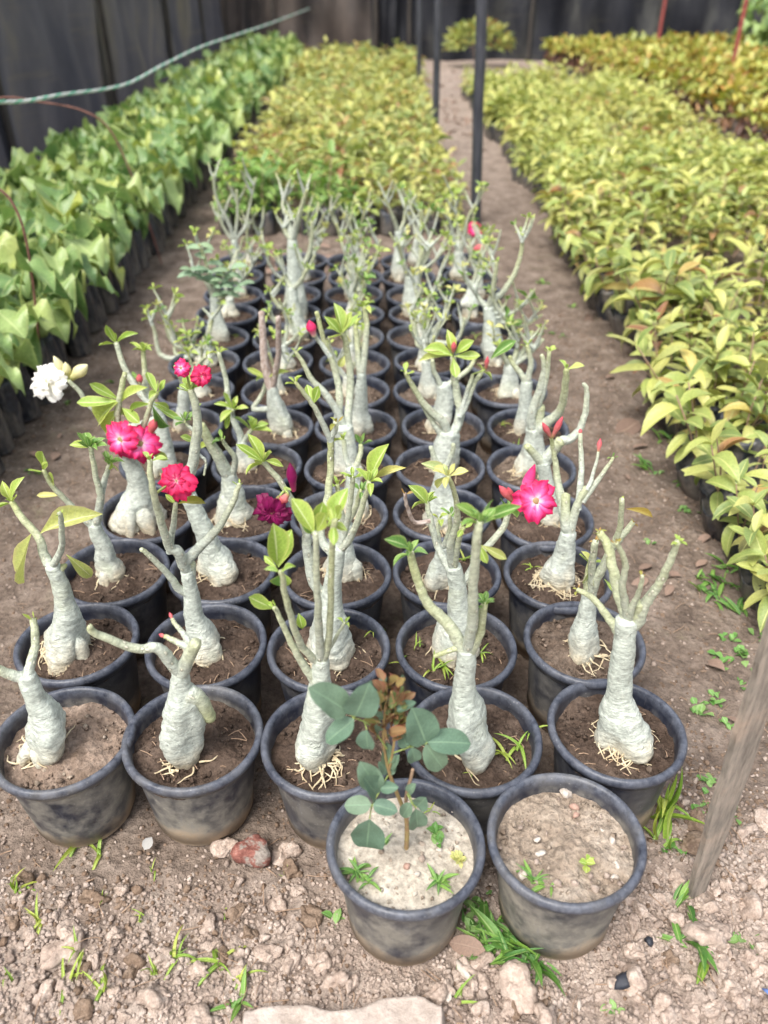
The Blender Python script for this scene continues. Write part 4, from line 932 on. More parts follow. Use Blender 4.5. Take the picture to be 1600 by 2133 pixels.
PL['A8'] = far_plant((431, 760), 48, (430, 708), [(444, 652, N_), (312, 662, r_(3, 30), [(400, 740), (360, 747), (332, 735), (322, 690)]), (368, 700, r_(6, 30), [(395, 742), (366, 736)]), (393, 700, r_(6, 30), [(405, 735)]), (345, 640, N_, [(390, 730), (352, 700)])])
PL['B8'] = far_plant((596, 770), 38, (590, 718), [(575, 660, N_), (602, 650), (625, 690, r_(3, 20))])
PL['C8'] = far_plant((730, 765), 34, (733, 718), [(720, 668), (760, 655, r_(6, 30, G)), (742, 650)])
PL['D8'] = far_plant((886, 766), 44, (887, 705), [(850, 642, r_(6, 22, PA), [(872, 720), (864, 685)]), (884, 645, r_(6, 24, PA)), (928, 655, N_, [(908, 690)]), (968, 662, N_, [(930, 715), (958, 700)]), (944, 608, r_(7, 30, PA), [(925, 660)])])
PL['E8'] = far_plant((1028, 740), 52, (1018, 640), [(1086, 484, r_(5, 20), [(1030, 622), (1047, 609), (1072, 569), (1087, 519)]), (1035, 545, r_(4, 18)), (978, 590, N_), (1052, 665, r_(8, 30, G), [(1025, 640)])])
PL['A9'] = far_plant((456, 712), 42, (446, 620), [(415, 508, N_, [(444, 598), (430, 550)]), (480, 560, N_, [(455, 600)]), (505, 590, N_, [(460, 620)]), (395, 560, N_, [(428, 585)])])
PL['B9'] = far_plant((620, 706), 48, (608, 600), [(562, 605, r_(4, 24), [(590, 640), (575, 630)]), (590, 560), (640, 560)])
PL['C9'] = far_plant((745, 708), 40, (742, 655), [(722, 600, r_(6, 30, G)), (760, 585, r_(6, 36, G)), (742, 570)])
PL['D9'] = far_plant((878, 706), 42, (880, 640), [(860, 572, r_(6, 26, PA)), (912, 600), (926, 545, N_)])
PL['E9'] = far_plant((1022, 706), 34, (1034, 655), [(1062, 675, r_(8, 34, G), [(1050, 670)]), (1105, 625, r_(6, 36, G), [(1070, 650)]), (1130, 655, N_, [(1085, 680)])])
PL['A10'] = far_plant((478, 660), 36, (478, 620), [(468, 575, r_(4, 22, G)), (502, 590)])
PL['B10'] = far_plant((616, 664), 50, (609, 500), [(593, 402, N_, [(602, 460), (590, 430)]), (640, 395, N_, [(620, 460), (630, 425)]), (583, 455, N_, [(596, 485)]), (650, 458, r_(4, 24), [(632, 550), (648, 510)]), (620, 450)])
PL['C10'] = far_plant((738, 660), 36, (735, 610), [(702, 560), (745, 552, r_(6, 28)), (768, 568)])
PL['D10'] = far_plant((862, 655), 46, (852, 575), [(830, 505), (902, 500, N_), (880, 520)])
PL['E10'] = far_plant((980, 640), 44, (986, 592), [(1000, 540), (960, 560, N_)])
PL['A11'] = far_plant((500, 616), 30, (503, 578), [(494, 540, r_(5, 24, G)), (532, 535)])
PL['B11'] = far_plant((618, 620), 30, (612, 585), [(558, 520, r_(5, 24), [(580, 575), (560, 548)]), (645, 545)])
PL['C11'] = far_plant((735, 620), 34, (735, 572), [(712, 505), (742, 512, r_(6, 26)), (792, 500, N_, [(770, 555), (785, 530)])])
PL['D11'] = far_plant((862, 618), 34, (868, 565), [(878, 440, N_), (898, 480, N_, [(892, 530)]), (925, 520, r_(3, 20))])
PL['E11'] = far_plant((990, 618), 34, (998, 572), [(1012, 490), (975, 512, N_), (1030, 520)])
PL['A12'] = far_plant((500, 582), 30, (488, 500), [(445, 362, N_, [(478, 468), (458, 430), (448, 400)]), (532, 370, N_, [(512, 470), (518, 440)]), (493, 395, N_, [(495, 450)]), (456, 450, N_, [(470, 482)])])
PL['B12'] = far_plant((630, 585), 30, (640, 542), [(655, 480, r_(4, 22)), (672, 495)])
PL['C12'] = far_plant((738, 585), 30, (735, 542), [(702, 465, N_), (746, 472, r_(4, 24, G))])
PL['D12'] = far_plant((832, 582), 36, (830, 482), [(801, 412, N_, [(818, 450)]), (862, 458, N_), (845, 425)])
PL['E12'] = far_plant((955, 582), 36, (958, 525), [(991, 426, N_, [(968, 490), (975, 455)]), (945, 500), (930, 470)])
PL['A13'] = far_plant((522, 552), 26, (520, 515), [(515, 470), (542, 482)])
PL['B13'] = far_plant((645, 550), 26, (650, 512), [(640, 442), (690, 432, N_)])
PL['C13'] = far_plant((742, 550), 26, (742, 508), [(725, 445, r_(4, 24, G)), (762, 432), (692, 455, N_)])
PL['D13'] = far_plant((862, 550), 28, (868, 500), [(880, 432, N_), (852, 405)])
PL['E13'] = far_plant((955, 552), 30, (955, 508), [(985, 500, N_, [(970, 500)]), (932, 432, N_), (945, 402)])
PL['E13']['fl'] = [(990, 478, 34, 'petal_pink', .1, .4)]; PL['E11']['bd'] = [(1012, 512, 986, 520, 16, 'bud_pink')]
LOOK.update({'A1': 'short two-armed', 'B1': 'stout L-armed', 'C1': 'tall green-stemmed', 'D1': 'upright yellow-stemmed', 'E1': 'many-stemmed bare', 'A2': 'droopy-leaved', 'B2': 'red-flowered', 'C2': 'dark-flowered', 'D2': 'pink-white-flowered', 'E2': 'yellow-stemmed',
  'A3': 'leafy-tipped', 'B3': 'leaning red-flowered', 'E3': 'pink-budded rooty', 'A4': 'broad-based double-flowered', 'A5': 'white-flowered', 'B6': 'dead-stemmed', 'C5': 'tall lime-tipped', 'D5': 'broad-leaved', 'D8': 'pale yellow-tipped', 'A9': 'grey-green-leaved', 'B10': 'tall thick-trunked', 'A12': 'tall leafless', 'E13': 'small pink-flowered', 'E8': 'long-armed', 'D6': 'pinkish-trunked'})
for pid, d in PL.items():
    if 'soil' not in d and int(pid[1:]) > 3: d['soil'] = ('soil_dark', 'soil_mid', 'soil_dark')[random.Random('s' + pid).randrange(3)]
    t = adenium(pid, d)
    if pid == 'A9':       # grey-green oval leaves along its twigs
        q = random.Random(91)
        for bp in ([(444, 598), (430, 550), (415, 508)], [(455, 600), (480, 560)], [(460, 620), (505, 590)], [(428, 585), (395, 560)]):
            for k in range(9):
                u = k / 8 * (len(bp) - 1); i = min(int(u), len(bp) - 2); f = u - i
                x = bp[i][0] * (1 - f) + bp[i + 1][0] * f; y = bp[i][1] * (1 - f) + bp[i + 1][1] * f
                a = on_y(x, y, POTS['A9'][1]); s = -1 if k % 2 else 1
                put_leaf(t, a, Vector((s * q.uniform(.4, 1), q.uniform(-.8, .5), q.uniform(-.1, .6))), Vector((0, -.5, 1)), q.uniform(.05, .085), 'olive', 'leaf_olive', 1, 'leaf', q)

# ------------------------------------------------------------------ rose in the front pot, and the bare pot beside it
t = pot_root('R0', 'potted_rose', 'black pot of pale dry soil with a young blue-green rose bush', 'potted plant', 'soil_ash', None)
q = random.Random(8); YR = POTS['R0'][1] + .01
def P2(x, y, dy=0): return on_y(x, y, YR + dy)
def stem(pts, r0, r1, mat='stem_brown', name='stem'):
    S = smooth_path([P2(*p) for p in pts], 4); ob(name, tmesh(name, simple_tube(S, [r0, r1], 8), mat), t, Matrix.Translation(-t.location)); return S
stem([(846, 1778), (848, 1720), (842, 1690), (826, 1650), (812, 1612), (800, 1560), (800, 1500), (806, 1450)], .0048, .0022, 'stem_red')
stem([(846, 1770), (848, 1700), (846, 1660), (856, 1620), (860, 1602)], .0036, .003, 'stem_brown')
stem([(812, 1600), (822, 1540), (824, 1480), (815, 1440)], .0026, .0015, 'stem_red', 'twig')
stem([(806, 1540), (796, 1490), (790, 1450)], .0022, .0013, 'stem_red', 'twig')
def spray(main, leaflets, mat='leaf_rose', wr=1.0, dy=0.0):
    S = [P2(x, y, dy * k / max(len(main) - 1, 1)) for k, (x, y) in enumerate(main)]
    ob('leaf_stalk', tmesh('leaf_stalk', simple_tube(smooth_path(S, 3), [.0016, .001], 6), 'stem_green'), t, Matrix.Translation(-t.location))
    for (bx, by, tx, ty, w) in leaflets:
        a = P2(bx, by, dy); b = P2(tx, ty, dy + q.uniform(-.025, .01)); dd = b - a
        near = min(smooth_path(S, 3), key=lambda v: (v - a).length)
        if (near - a).length > .002: ob('leaf_stalk', tmesh('leaf_stalk', simple_tube([near, near.lerp(a, .5), a], [.001, .001], 5), 'stem_green'), t, Matrix.Translation(-t.location))
        put_leaf(t, a, dd, Vector((q.uniform(-.25, .25), -.55, .9)), dd.length * .95, 'rose', mat, wr * w * .82, 'leaf', q)
spray([(806, 1560), (770, 1510), (740, 1496), (722, 1482)], [(724, 1482, 646, 1430, .98), (738, 1498, 672, 1550, .98), (740, 1492, 770, 1428, 1.1), (764, 1520, 762, 1574, 1.05)], dy=-.03)
spray([(815, 1570), (850, 1558), (888, 1549)], [(888, 1548, 862, 1478, 1.15), (890, 1546, 995, 1545, .95), (886, 1550, 932, 1616, .95), (858, 1556, 868, 1598, 1.05), (848, 1556, 834, 1518, 1.1), (845, 1552, 862, 1525, 1)], dy=-.02)
spray([(808, 1615), (790, 1650), (776, 1676), (770, 1705)], [(774, 1676, 712, 1678, 1.1), (777, 1676, 832, 1690, 1.05), (770, 1706, 762, 1782, .95), (788, 1645, 750, 1590, .9), (792, 1642, 832, 1640, 1.05), (784, 1655, 758, 1618, 1)], dy=-.06)
spray([(846, 1650), (858, 1672), (866, 1682)], [(866, 1684, 874, 1742, .95), (856, 1672, 834, 1708, 1.1), (868, 1680, 885, 1665, 1), (850, 1650, 862, 1635, 1)], dy=-.03)
spray([(808, 1592), (815, 1575)], [(806, 1590, 806, 1545, 1.0), (812, 1600, 828, 1575, .9), (808, 1610, 790, 1588, .9), (812, 1612, 826, 1598, 1)])
for k in range(74):
    x = q.uniform(764, 862); y = q.uniform(1410, 1530); a = P2(806 + (x - 806) * .5, y + 8, q.uniform(-.03, .03)); b = P2(x + q.uniform(-16, 16), y - q.uniform(-8, 20), q.uniform(-.04, .03))
    put_leaf(t, a, b - a, Vector((q.uniform(-.4, .4), -.5, .8)), q.uniform(.026, .044), 'rose', 'leaf_rose_young' if q.random() < .8 else 'leaf_rose', .62, 'leaf', q)
for k in range(7):
    y = 1420 + k * 14; a = P2(806, y + 8); ob('twig', tmesh('twig', simple_tube([a, P2(806 + q.uniform(-30, 30), y - 4, q.uniform(-.02, .02))], [.0012, .0008], 5), 'stem_red'), t, Matrix.Translation(-t.location))
def weed_on(t, px, py, n, size, mat, z, kind='broad', el=(.15, 1.0), name='weed_leaf', q=q):
    c = on_z(px, py, z)
    for k in range(n):
        a = q.uniform(0, 6.28); e = q.uniform(*el); d = Vector((math.cos(a) * math.cos(e), math.sin(a) * math.cos(e), math.sin(e)))
        ob(name, leaf_me(kind, q.randrange(len(LT[kind])), mat), t, frame(d, Vector((0, 0, 1)), c - t.location + Vector((q.uniform(-.006, .006), q.uniform(-.006, .006), 0)), size * q.uniform(.6, 1.2)))
for a_ in ((745, 1815, 14, .036, 'grass_green', 'broad'), (765, 1835, 9, .03, 'grass_green', 'broad'), (915, 1838, 14, .036, 'grass_green', 'broad'), (800, 1760, 7, .03, 'leaf_weed', 'broad'), (905, 1735, 6, .026, 'leaf_weed', 'weed'), (912, 1755, 5, .02, 'leaf_weed', 'weed'), (897, 1690, 4, .036, 'grass', 'blade')):
    weed_on(t, a_[0], a_[1], a_[2], a_[3], a_[4], SOIL_Z + .006, a_[5])
weed_on(t, 955, 1790, 60, .014, 'leaf_pale', SOIL_Z + .004, 'weed', (.3, 1.4), 'moss_leaf')
for px, py, s, mt in ((848, 1805, .016, 'pebble_red'), (868, 1822, .013, 'pebble'), (822, 1745, .004, 'pebble'), (945, 1690, .008, 'pebble'), (880, 1790, .014, 'clod'), (915, 1770, .012, 'pebble')):
    c = on_z(px, py, SOIL_Z + .008); T = rock_T(int(px), 2, .35, .7); ob('pebble', mesh('pebble', T[0], T[1], None, mt), t, Matrix.Translation(c - t.location) @ Matrix.Scale(s * .75, 4))

t = pot_root('M0', 'pot_of_soil', 'black pot of crumbly tan soil holding no shrub, only one clover sprout', 'plant pot', 'soil_pale', None)
for px, py, s, mt in ((1180, 1652, .017, 'pebble'), (1196, 1680, .013, 'pebble_red'), (1200, 1697, .010, 'pebble_red'), (1126, 1778, .012, 'pebble'), (1278, 1750, .010, 'pebble'), (1284, 1802, .011, 'pebble'), (1265, 1822, .010, 'clod'), (1280, 1826, .011, 'pebble'), (1118, 1748, .008, 'pebble'), (1255, 1730, .007, 'pebble'), (1085, 1725, .007, 'clod'), (1240, 1850, .012, 'clod'), (1160, 1840, .011, 'clod'), (1300, 1765, .008, 'clod'), (1090, 1820, .013, 'pebble')):
    c = on_z(px, py, SOIL_Z + .007); T = rock_T(int(px), 2, .4, .75); ob('pebble', mesh('pebble', T[0], T[1], None, mt), t, Matrix.Translation(c - t.location) @ Matrix.Scale(s, 4))
for k in range(170):
    pass
weed_on(t, 1222, 1800, 4, .022, 'leaf_lime', SOIL_Z + .012, 'clover', (.1, .5), 'clover_leaf')
weed_on(t, 1118, 1838, 6, .04, 'grass_green', SOIL_Z + .004, 'blade', (.2, 1.0)); weed_on(t, 1142, 1845, 5, .045, 'grass_green', SOIL_Z + .004, 'broad', (.1, .6)); weed_on(t, 1100, 1825, 5, .035, 'grass_green', SOIL_Z + .004, 'broad', (.3, 1.0))

# ------------------------------------------------------------------ weeds and grass
gq = random.Random(17)
def tuft(px, py, n, L, mat, label, kind='blade', el=(.35, 1.3), z=None, name='grass_tuft', cat='grass tuft', group='grass tufts between the clods', spread=.008, mixk=None):
    c = on_z(px, py, 0.0); zz = float(gz(np.array(c.x), np.array(c.y))) if z is None else z
    c = on_z(px, py, zz); t = thing(name, c, label, cat, group)
    for k in range(n):
        a = gq.uniform(0, 6.28); e = gq.uniform(*el); d = Vector((math.cos(a) * math.cos(e), math.sin(a) * math.cos(e), math.sin(e)))
        kd = kind if not mixk or gq.random() < .5 else mixk
        ob('blade' if kd in ('blade', 'broad') else 'leaf', leaf_me(kd, gq.randrange(len(LT[kd])), mat), t, frame(d, Vector((math.cos(a + 1.5) * .3, .2, 1)) if e < 1 else Vector((math.cos(a), math.sin(a), .2)), Vector((gq.uniform(-spread, spread), gq.uniform(-spread, spread), gq.uniform(-.004, .002))), L * gq.uniform(.55, 1.15)))
    return t
GL = 'small yellow-green grass tuft sprouting between the loose clods'
for px, py, n, L in ((35, 1855, 6, .055), (80, 1925, 5, .07), (170, 1985, 4, .055), (140, 2048, 7, .06), (208, 2055, 5, .07), (215, 1868, 3, .025), (300, 1915, 5, .025), (318, 2030, 3, .04), (365, 2000, 5, .06), (460, 2005, 5, .075), (505, 2038, 4, .05), (20, 2040, 3, .045), (600, 1830, 4, .03), (320, 1815, 3, .03), (470, 1900, 2, .03)):
    tuft(px, py, n + 1, L * 1.15, 'grass', GL)
tuft(165, 1762, 7, .085, 'grass', 'grass tuft at the foot of the dusty pot in the heart-leaved bed column', group=None)
tuft(212, 1778, 3, .08, 'grass', 'pair of long grass blades by the dusty pot and bare clods', group=None)
tuft(485, 2100, 9, .06, 'grass_green', 'broad-bladed grass sprawling on the edge of the pale concrete', 'broad', (.1, .7), group=None, spread=.02)
tuft(700, 1918, 4, .03, 'leaf_weed', 'round-leaved seedling beside the rose pot', 'weed', (.2, .9), name='weed_seedling', cat='weed', group=None)
WL = 'leafy green weed growing between the rose pot and the bare soil pot'
for px, py, n, L, k in ((985, 1935, 12, .035, 'weed'), (990, 1975, 10, .035, 'weed'), (1040, 1940, 9, .032, 'weed'), (975, 1900, 9, .032, 'weed'), (1000, 1885, 8, .028, 'weed')):
    tuft(px, py, n, L, 'leaf_weed', WL, k, (.1, 1.1), name='weed', cat='weed', group='weeds between the two front pots', spread=.022)
for px, py, n, L in ((1030, 1985, 14, .10), (1070, 1985, 14, .11), (1105, 2010, 12, .10), (1060, 1950, 12, .09)):
    tuft(px, py, n, L, 'grass_green', 'dark green grass clump spilling out in front of the two front pots', 'broad', (.1, 1.1), name='grass_clump', cat='grass clump', group='grass clumps by the front pots', spread=.025, mixk='blade')
tuft(1120, 1995, 5, .06, 'leaf_weed', 'broad-leaved weed in front of the bare soil pot', 'broad', (.2, .9), name='weed', cat='weed', group=None)
tuft(955, 2085, 3, .06, 'grass', 'thin grass shoot among pale clods before the rose pot', group=None)
tuft(1275, 2100, 5, .022, 'leaf_weed', 'tiny round-leaved sprout on the clods before the bare soil pot', 'weed', (.2, .9), name='weed_seedling', cat='weed', group=None)
tuft(1375, 1700, 10, .16, 'grass', 'tall grass clump hugging the pot of the many-stemmed desert rose', 'blade', (.8, 1.4), name='grass_clump', cat='grass clump', group=None, spread=.02)
tuft(1380, 1755, 6, .12, 'grass', 'small grass clump beside the tall grass and the dark pot', 'blade', (.6, 1.3), name='grass_clump', cat='grass clump', group=None, spread=.02)
tuft(1440, 1950, 8, .09, 'grass_green', 'bladed grass in front of the wooden stake', 'broad', (.1, .9), group=None, spread=.03)
tuft(1465, 2000, 5, .07, 'grass', 'low grass sprig among clods in front of the stake grass', 'broad', (.05, .5), group=None, spread=.02)
tuft(1420, 1880, 6, .07, 'grass_green', 'grass sprig at the foot of the wooden stake', 'broad', (.2, 1.0), group=None, spread=.02)
PW = 'small clover-like weed on the path beside the yellow-leaved bed'
for px, py in ((1485, 1460), (1520, 1510), (1455, 1480), (1545, 1420), (1480, 1640), (1465, 1690), (1500, 1375), (1570, 1395), (1540, 1360), (1515, 1690), (1555, 1960), (1430, 1065), (1365, 985), (1345, 1135), (1520, 1330), (1400, 1770), (1580, 1330), (1470, 1075)):
    tuft(px, py, gq.randint(6, 12), gq.uniform(.022, .034), 'leaf_weed', PW, 'clover', (.05, .8), name='clover', cat='clover', group='clover weeds on the path', spread=.02)
PG = 'sprawling green grass at the edge of the yellow-leaved bed'
for px, py in ((1480, 1245), (1500, 1215), (1455, 1205), (1540, 1275), (1525, 1190), (1390, 920), (1345, 975), (1440, 1010), (1290, 700), (1240, 620)):
    tuft(px, py, 8, .075, 'grass_green', PG, 'broad', (.1, 1.0), name='grass_clump', cat='grass clump', group='grass at the bed edge', spread=.03)
for px, py in ((1165, 700), (1190, 640), (1130, 590), (70, 985), (150, 835), (225, 800), (330, 620)):
    tuft(px, py, 6, .04, 'grass_green', 'tiny green sprout on the trodden path among the beds', 'weed', (.1, .8), name='weed_seedling', cat='weed', group='sprouts on the paths', spread=.02)
# small grass in the pots
def pot_weed(pid, px, py, n, L, mat='grass', kind='blade', el=(.5, 1.3)):
    t = POT_OBJ[pid]; weed_on(t, px, py, n, L, mat, SOIL_Z + .006, kind, el, 'weed_leaf', gq)
POT_OBJ = {}
for o in bpy.data.objects:
    if o.type == 'EMPTY':
        for pid, (x, y) in POTS.items():
            if abs(o.location.x - x) < 1e-4 and abs(o.location.y - y) < 1e-4: POT_OBJ[pid] = o
for a_ in (('D1', 1045, 1570, 5, .06), ('D1', 1080, 1560, 4, .075), ('D1', 985, 1610, 5, .025), ('D2', 900, 1400, 8, .05), ('D2', 920, 1390, 6, .06), ('D2', 870, 1345, 5, .035), ('D2', 1000, 1360, 4, .04), ('C2', 780, 1318, 5, .05), ('A3', 315, 1155, 4, .035), ('E3', 1110, 1185, 4, .04), ('E5', 1075, 935, 4, .04), ('B4', 575, 1040, 4, .045), ('C5', 710, 950, 4, .04), ('E6', 1045, 885, 5, .04), ('B7', 540, 800, 6, .04), ('E9', 990, 700, 3, .06), ('A9', 500, 700, 4, .05), ('D1', 1105, 1530, 3, .05), ('D3', 965, 1170, 4, .05), ('D2', 840, 1385, 3, .05)):
    pot_weed(*a_)

# ------------------------------------------------------------------ loose things on the ground
def dry_leaf(px, py, L, ang, label, mat='leaf_dry', w=1.0, kind='bed', lift=.006):
    c = on_z(px, py, 0); z = float(gz(np.array(c.x), np.array(c.y)))
    o = ob('fallen_leaf', leaf_me(kind, gq.randrange(len(LT[kind])), mat), None, frame((math.cos(ang), math.sin(ang), gq.uniform(-.05, .15)), (gq.uniform(-.3, .3), gq.uniform(-.3, .3), 1), (c.x, c.y, z + lift + .004), L, L * w * 1.2))
    tag(o, label, 'leaf', 'fallen leaves on the soil')
dry_leaf(1330, 880, .16, 3.9, 'large pinkish-brown dry leaf lying crumpled on the path', w=1.4)
dry_leaf(1420, 945, .14, .1, 'long yellow fallen leaf at the yellow-leaved bed edge', 'leaf_pale', 1.0)
for px, py in ((1330, 1190), (1400, 1220), (1350, 1205), (1480, 1120), (1310, 1000), (1260, 790), (1230, 660), (1420, 1200), (1350, 930), (1510, 1490), (1530, 1560), (1450, 1180), (1510, 1400), (1300, 1290), (60, 945), (130, 905), (110, 960)):
    dry_leaf(px, py, gq.uniform(.04, .09), gq.uniform(0, 6), 'small brown dry leaf on the trodden path')
dry_leaf(1010, 1990, .075, 2.9, 'grey-brown dry leaf tucked under the weeds by the front pots', w=1.2, lift=.02)
for k in range(70):
    y = gq.uniform(4.85, 6.0); x = gq.uniform(-1.0, .6)
    o = ob('fallen_leaf', leaf_me('bed', gq.randrange(4), 'leaf_dry'), None, frame((gq.uniform(-1, 1), gq.uniform(-1, 1), gq.uniform(-.1, .3)), (gq.uniform(-.5, .5), gq.uniform(-.5, .5), 1), (x, y, .012), gq.uniform(.07, .12)))
    tag(o, 'brown dry leaf in the litter between the pots and the far yellow bed', 'leaf', 'leaf litter behind the pots')
for k in range(60):
    y = gq.uniform(9, 18); x = gq.uniform(.75, 1.9) if y > 13.5 else gq.uniform(.7, 1.15)
    o = ob('fallen_leaf', leaf_me('bed', gq.randrange(4), 'leaf_dry'), None, frame((gq.uniform(-1, 1), gq.uniform(-1, 1), gq.uniform(-.1, .3)), (gq.uniform(-.5, .5), gq.uniform(-.5, .5), 1), (x, y, .015), gq.uniform(.10, .16)))
    tag(o, 'brown dry leaf littering the path end near the shade net', 'leaf', 'leaf litter at the path end')

def stone(name, px, py, s, mat, label, cat, seed, zoff=.3, sub=3, rough=.35, flat=.8, squash=(1, 1, 1)):
    c = on_z(px, py, 0); z = float(gz(np.array(c.x), np.array(c.y))); T = rock_T(seed, sub, rough, flat)
    o = ob(name, mesh(name, T[0], T[1], None, mat, False), None, Matrix.Translation((c.x, c.y, z + s * zoff)) @ Matrix.Rotation(.5, 4, 'Z') @ Matrix.Diagonal((s * squash[0], s * squash[1], s * squash[2], 1)))
    return tag(o, label, cat)
stone('stone', 525, 1785, .050, 'red_stone', 'chunk of red and grey brick rubble lying before the dark pots', 'stone', 331, .6, 3, .18, .85)
stone('stone', 610, 1768, .026, 'clod', 'rounded pale lump of earth beside the red brick rubble', 'stone', 332, .5)
stone('charcoal', 1300, 2045, .022, 'char', 'black charred lump between clods before the bare soil pot', 'charcoal', 333, .3, 2, .5, .45, (1.3, .8, 1))
stone('charcoal', 1352, 1962, .013, 'char', 'small black crumb beside the bare soil pot', 'charcoal', 334, .4, 2, .5, .7)
c = on_z(1590, 2085, .02)
b = MB(); b.add((np.array([(-.008, -.05, .0), (.010, -.05, .002), (.012, -.01, .010), (-.006, -.01, .008), (.012, .018, .018), (-.010, .020, .014), (.03, .03, .01), (-.02, .034, .012)]), np.array([(0, 1, 2, 3), (3, 2, 4, 5), (5, 4, 6, 7)]), np.zeros((8, 3))))
o = ob('plastic_scrap', b.build('plastic_scrap', 'blue_plastic', False), None, Matrix.Translation((c.x + .012, c.y - .01, .03)) @ Matrix.Scale(.7, 4)); sd = o.modifiers.new('thick', 'SOLIDIFY'); sd.thickness = .003
tag(o, 'torn scrap of blue plastic on the clods', 'scrap')
c = on_z(303, 1762, .02)
o = ob('clear_scrap', leaf_me('weed', 0, 'clear_scrap'), None, frame((.4, .7, .5), (0, -.6, .8), (c.x, c.y - .01, .02), .03, .04)); tag(o, 'small translucent plastic flake on dark soil before the dusty pots', 'scrap')
for px, py, L, a in ((1205, 2095, .03, 1.3), (930, 2075, .06, 2.0), (965, 2030, .07, 2.2)):
    c = on_z(px, py, 0); z = float(gz(np.array(c.x), np.array(c.y))); T = rock_T(int(px), 2, .3, .5)
    tag(ob('wood_chip', mesh('wood_chip', T[0], T[1], None, 'pebble', False), None, Matrix.Translation((c.x, c.y, z + .012)) @ Matrix.Rotation(a, 4, 'Z') @ Matrix.Diagonal((L * .5, L * .2, L * .18, 1))), 'pale weathered chip lying on the clods before the front pots', 'chip', 'pale chips before the front pots')

# concrete edge slab, half buried at the very front
bm = bmesh.new(); bmesh.ops.create_grid(bm, x_segments=160, y_segments=90, size=.5)
for v in bm.verts:
    x, y = v.co.x, v.co.y
    X_ = -.075 + x * .38; edge = .745 + .014 * math.sin(X_ * 13) + .006 * math.sin(X_ * 37 + 1) + .0015 * math.sin(X_ * 97 + 2) - .05 * max(0, abs(X_ + .075) - .15) / .1
    Y_ = .35 + (y + .5) * (edge - .35)
    k = min(1, (.5 - abs(x)) * 40, (.5 - y) * 30)
    v.co = (X_, Y_, -.03 + .060 * max(0, k) ** .5 + .0015 * math.sin(X_ * 90) * math.sin(Y_ * 110) + .002 * math.sin(X_ * 23 + Y_ * 31))
me = bpy.data.meshes.new('concrete_slab'); bm.to_mesh(me); bm.free(); me.materials.append(M['concrete']); me.polygons.foreach_set('use_smooth', np.ones(len(me.polygons), dtype=bool))
tag(ob('concrete_slab', me), 'pale broken edge of a concrete slab buried in clods', 'slab', None, 'thing')

# wooden stake
b0 = on_z(1455, 1868, 0); ln = Vector((-.045, -.02, 1)).normalized()
V = []; L = []
nz = 26
for i in range(nz):
    s = i / (nz - 1); w = (.017 + .013 * min(1, s * 3.2)) ; th = .009; p = Vector((b0.x, b0.y + .01, -.06)) + ln * (s * 1.05)
    jx = .0015 * math.sin(s * 31) + .001 * math.sin(s * 77)
    u = Vector((.93, .36, .03)).normalized(); v = Vector((-.36, .93, 0))
    for (a, b_) in ((-1, -.7), (-.7, -1), (.7, -1), (1, -.7), (1, .7), (.7, 1), (-.7, 1), (-1, .7)):
        V.append((p + u * (a * w + jx) + v * (b_ * th))[:])
a = np.arange(nz * 8).reshape(nz, 8); b_ = np.roll(a, -1, 1)
Fc = [tuple(f) for f in np.stack([a[:-1], b_[:-1], b_[1:], a[1:]], -1).reshape(-1, 4).tolist()] + [tuple(range(7, -1, -1)), tuple(a[-1].tolist())]
tag(ob('wooden_stake', mesh('wooden_stake', V, Fc, None, 'wood_stake', False)), 'weathered flat wooden stake driven into the soil beside the front pots', 'stake')

# ------------------------------------------------------------------ grow bags and bed plants
def bag_T(seed, r=.06, h=.27, seg=18):
    q = random.Random(seed); rows = 8; V = []; ph = [q.uniform(0, 6) for _ in range(4)]
    for i in range(rows):
        z = h * i / (rows - 1); f = .95 + .1 * math.sin(3 * z / h)
        for k in range(seg):
            th = 2 * math.pi * k / seg
            w = 1 + .07 * math.sin(2 * th + ph[0] + z * 9) + .05 * math.sin(5 * th + ph[1] + z * 25) + .03 * math.sin(9 * th + ph[2] - z * 40)
            V.append((r * f * w * math.cos(th), r * f * w * math.sin(th), z + (.012 * math.sin(4 * th + ph[3]) if i == rows - 1 else 0)))
    a = np.arange(rows * seg).reshape(rows, seg); b = np.roll(a, -1, 1); Fc = np.stack([a[:-1], b[:-1], b[1:], a[1:]], -1).reshape(-1, 4)
    # folded-in lip and soil inside
    n0 = len(V)
    for k in range(seg):
        th = 2 * math.pi * k / seg; V.append((r * .8 * math.cos(th), r * .8 * math.sin(th), h - .03))
    c = np.arange(seg) + n0; Fc = np.concatenate([Fc, np.stack([a[-1], b[-1], np.roll(c, -1), c], -1)])
    V.append((0, 0, h - .025)); ce = n0 + seg
    Fc2 = np.stack([c, np.roll(c, -1), np.full(seg, ce), np.full(seg, ce)], -1)
    return np.array(V), np.concatenate([Fc, Fc2]), np.zeros((len(V), 3))
def bag_me(T):
    me = mesh('bag', T[0], tri_fix(T[1]), None, 'bag_plastic'); return me
BAGL = [bag_T(k, .062, .27) for k in range(4)]; BAGLM = [bag_me(T) for T in BAGL]
BAGS = [bag_T(20 + k, .052, .12) for k in range(4)]; BAGSM = [bag_me(T) for T in BAGS]

def visible(p, m=120):
    if depth(p) < .3: return False
    x, y = to_px(p); return -m < x < 1600 + m and -m < y < 2133 + m

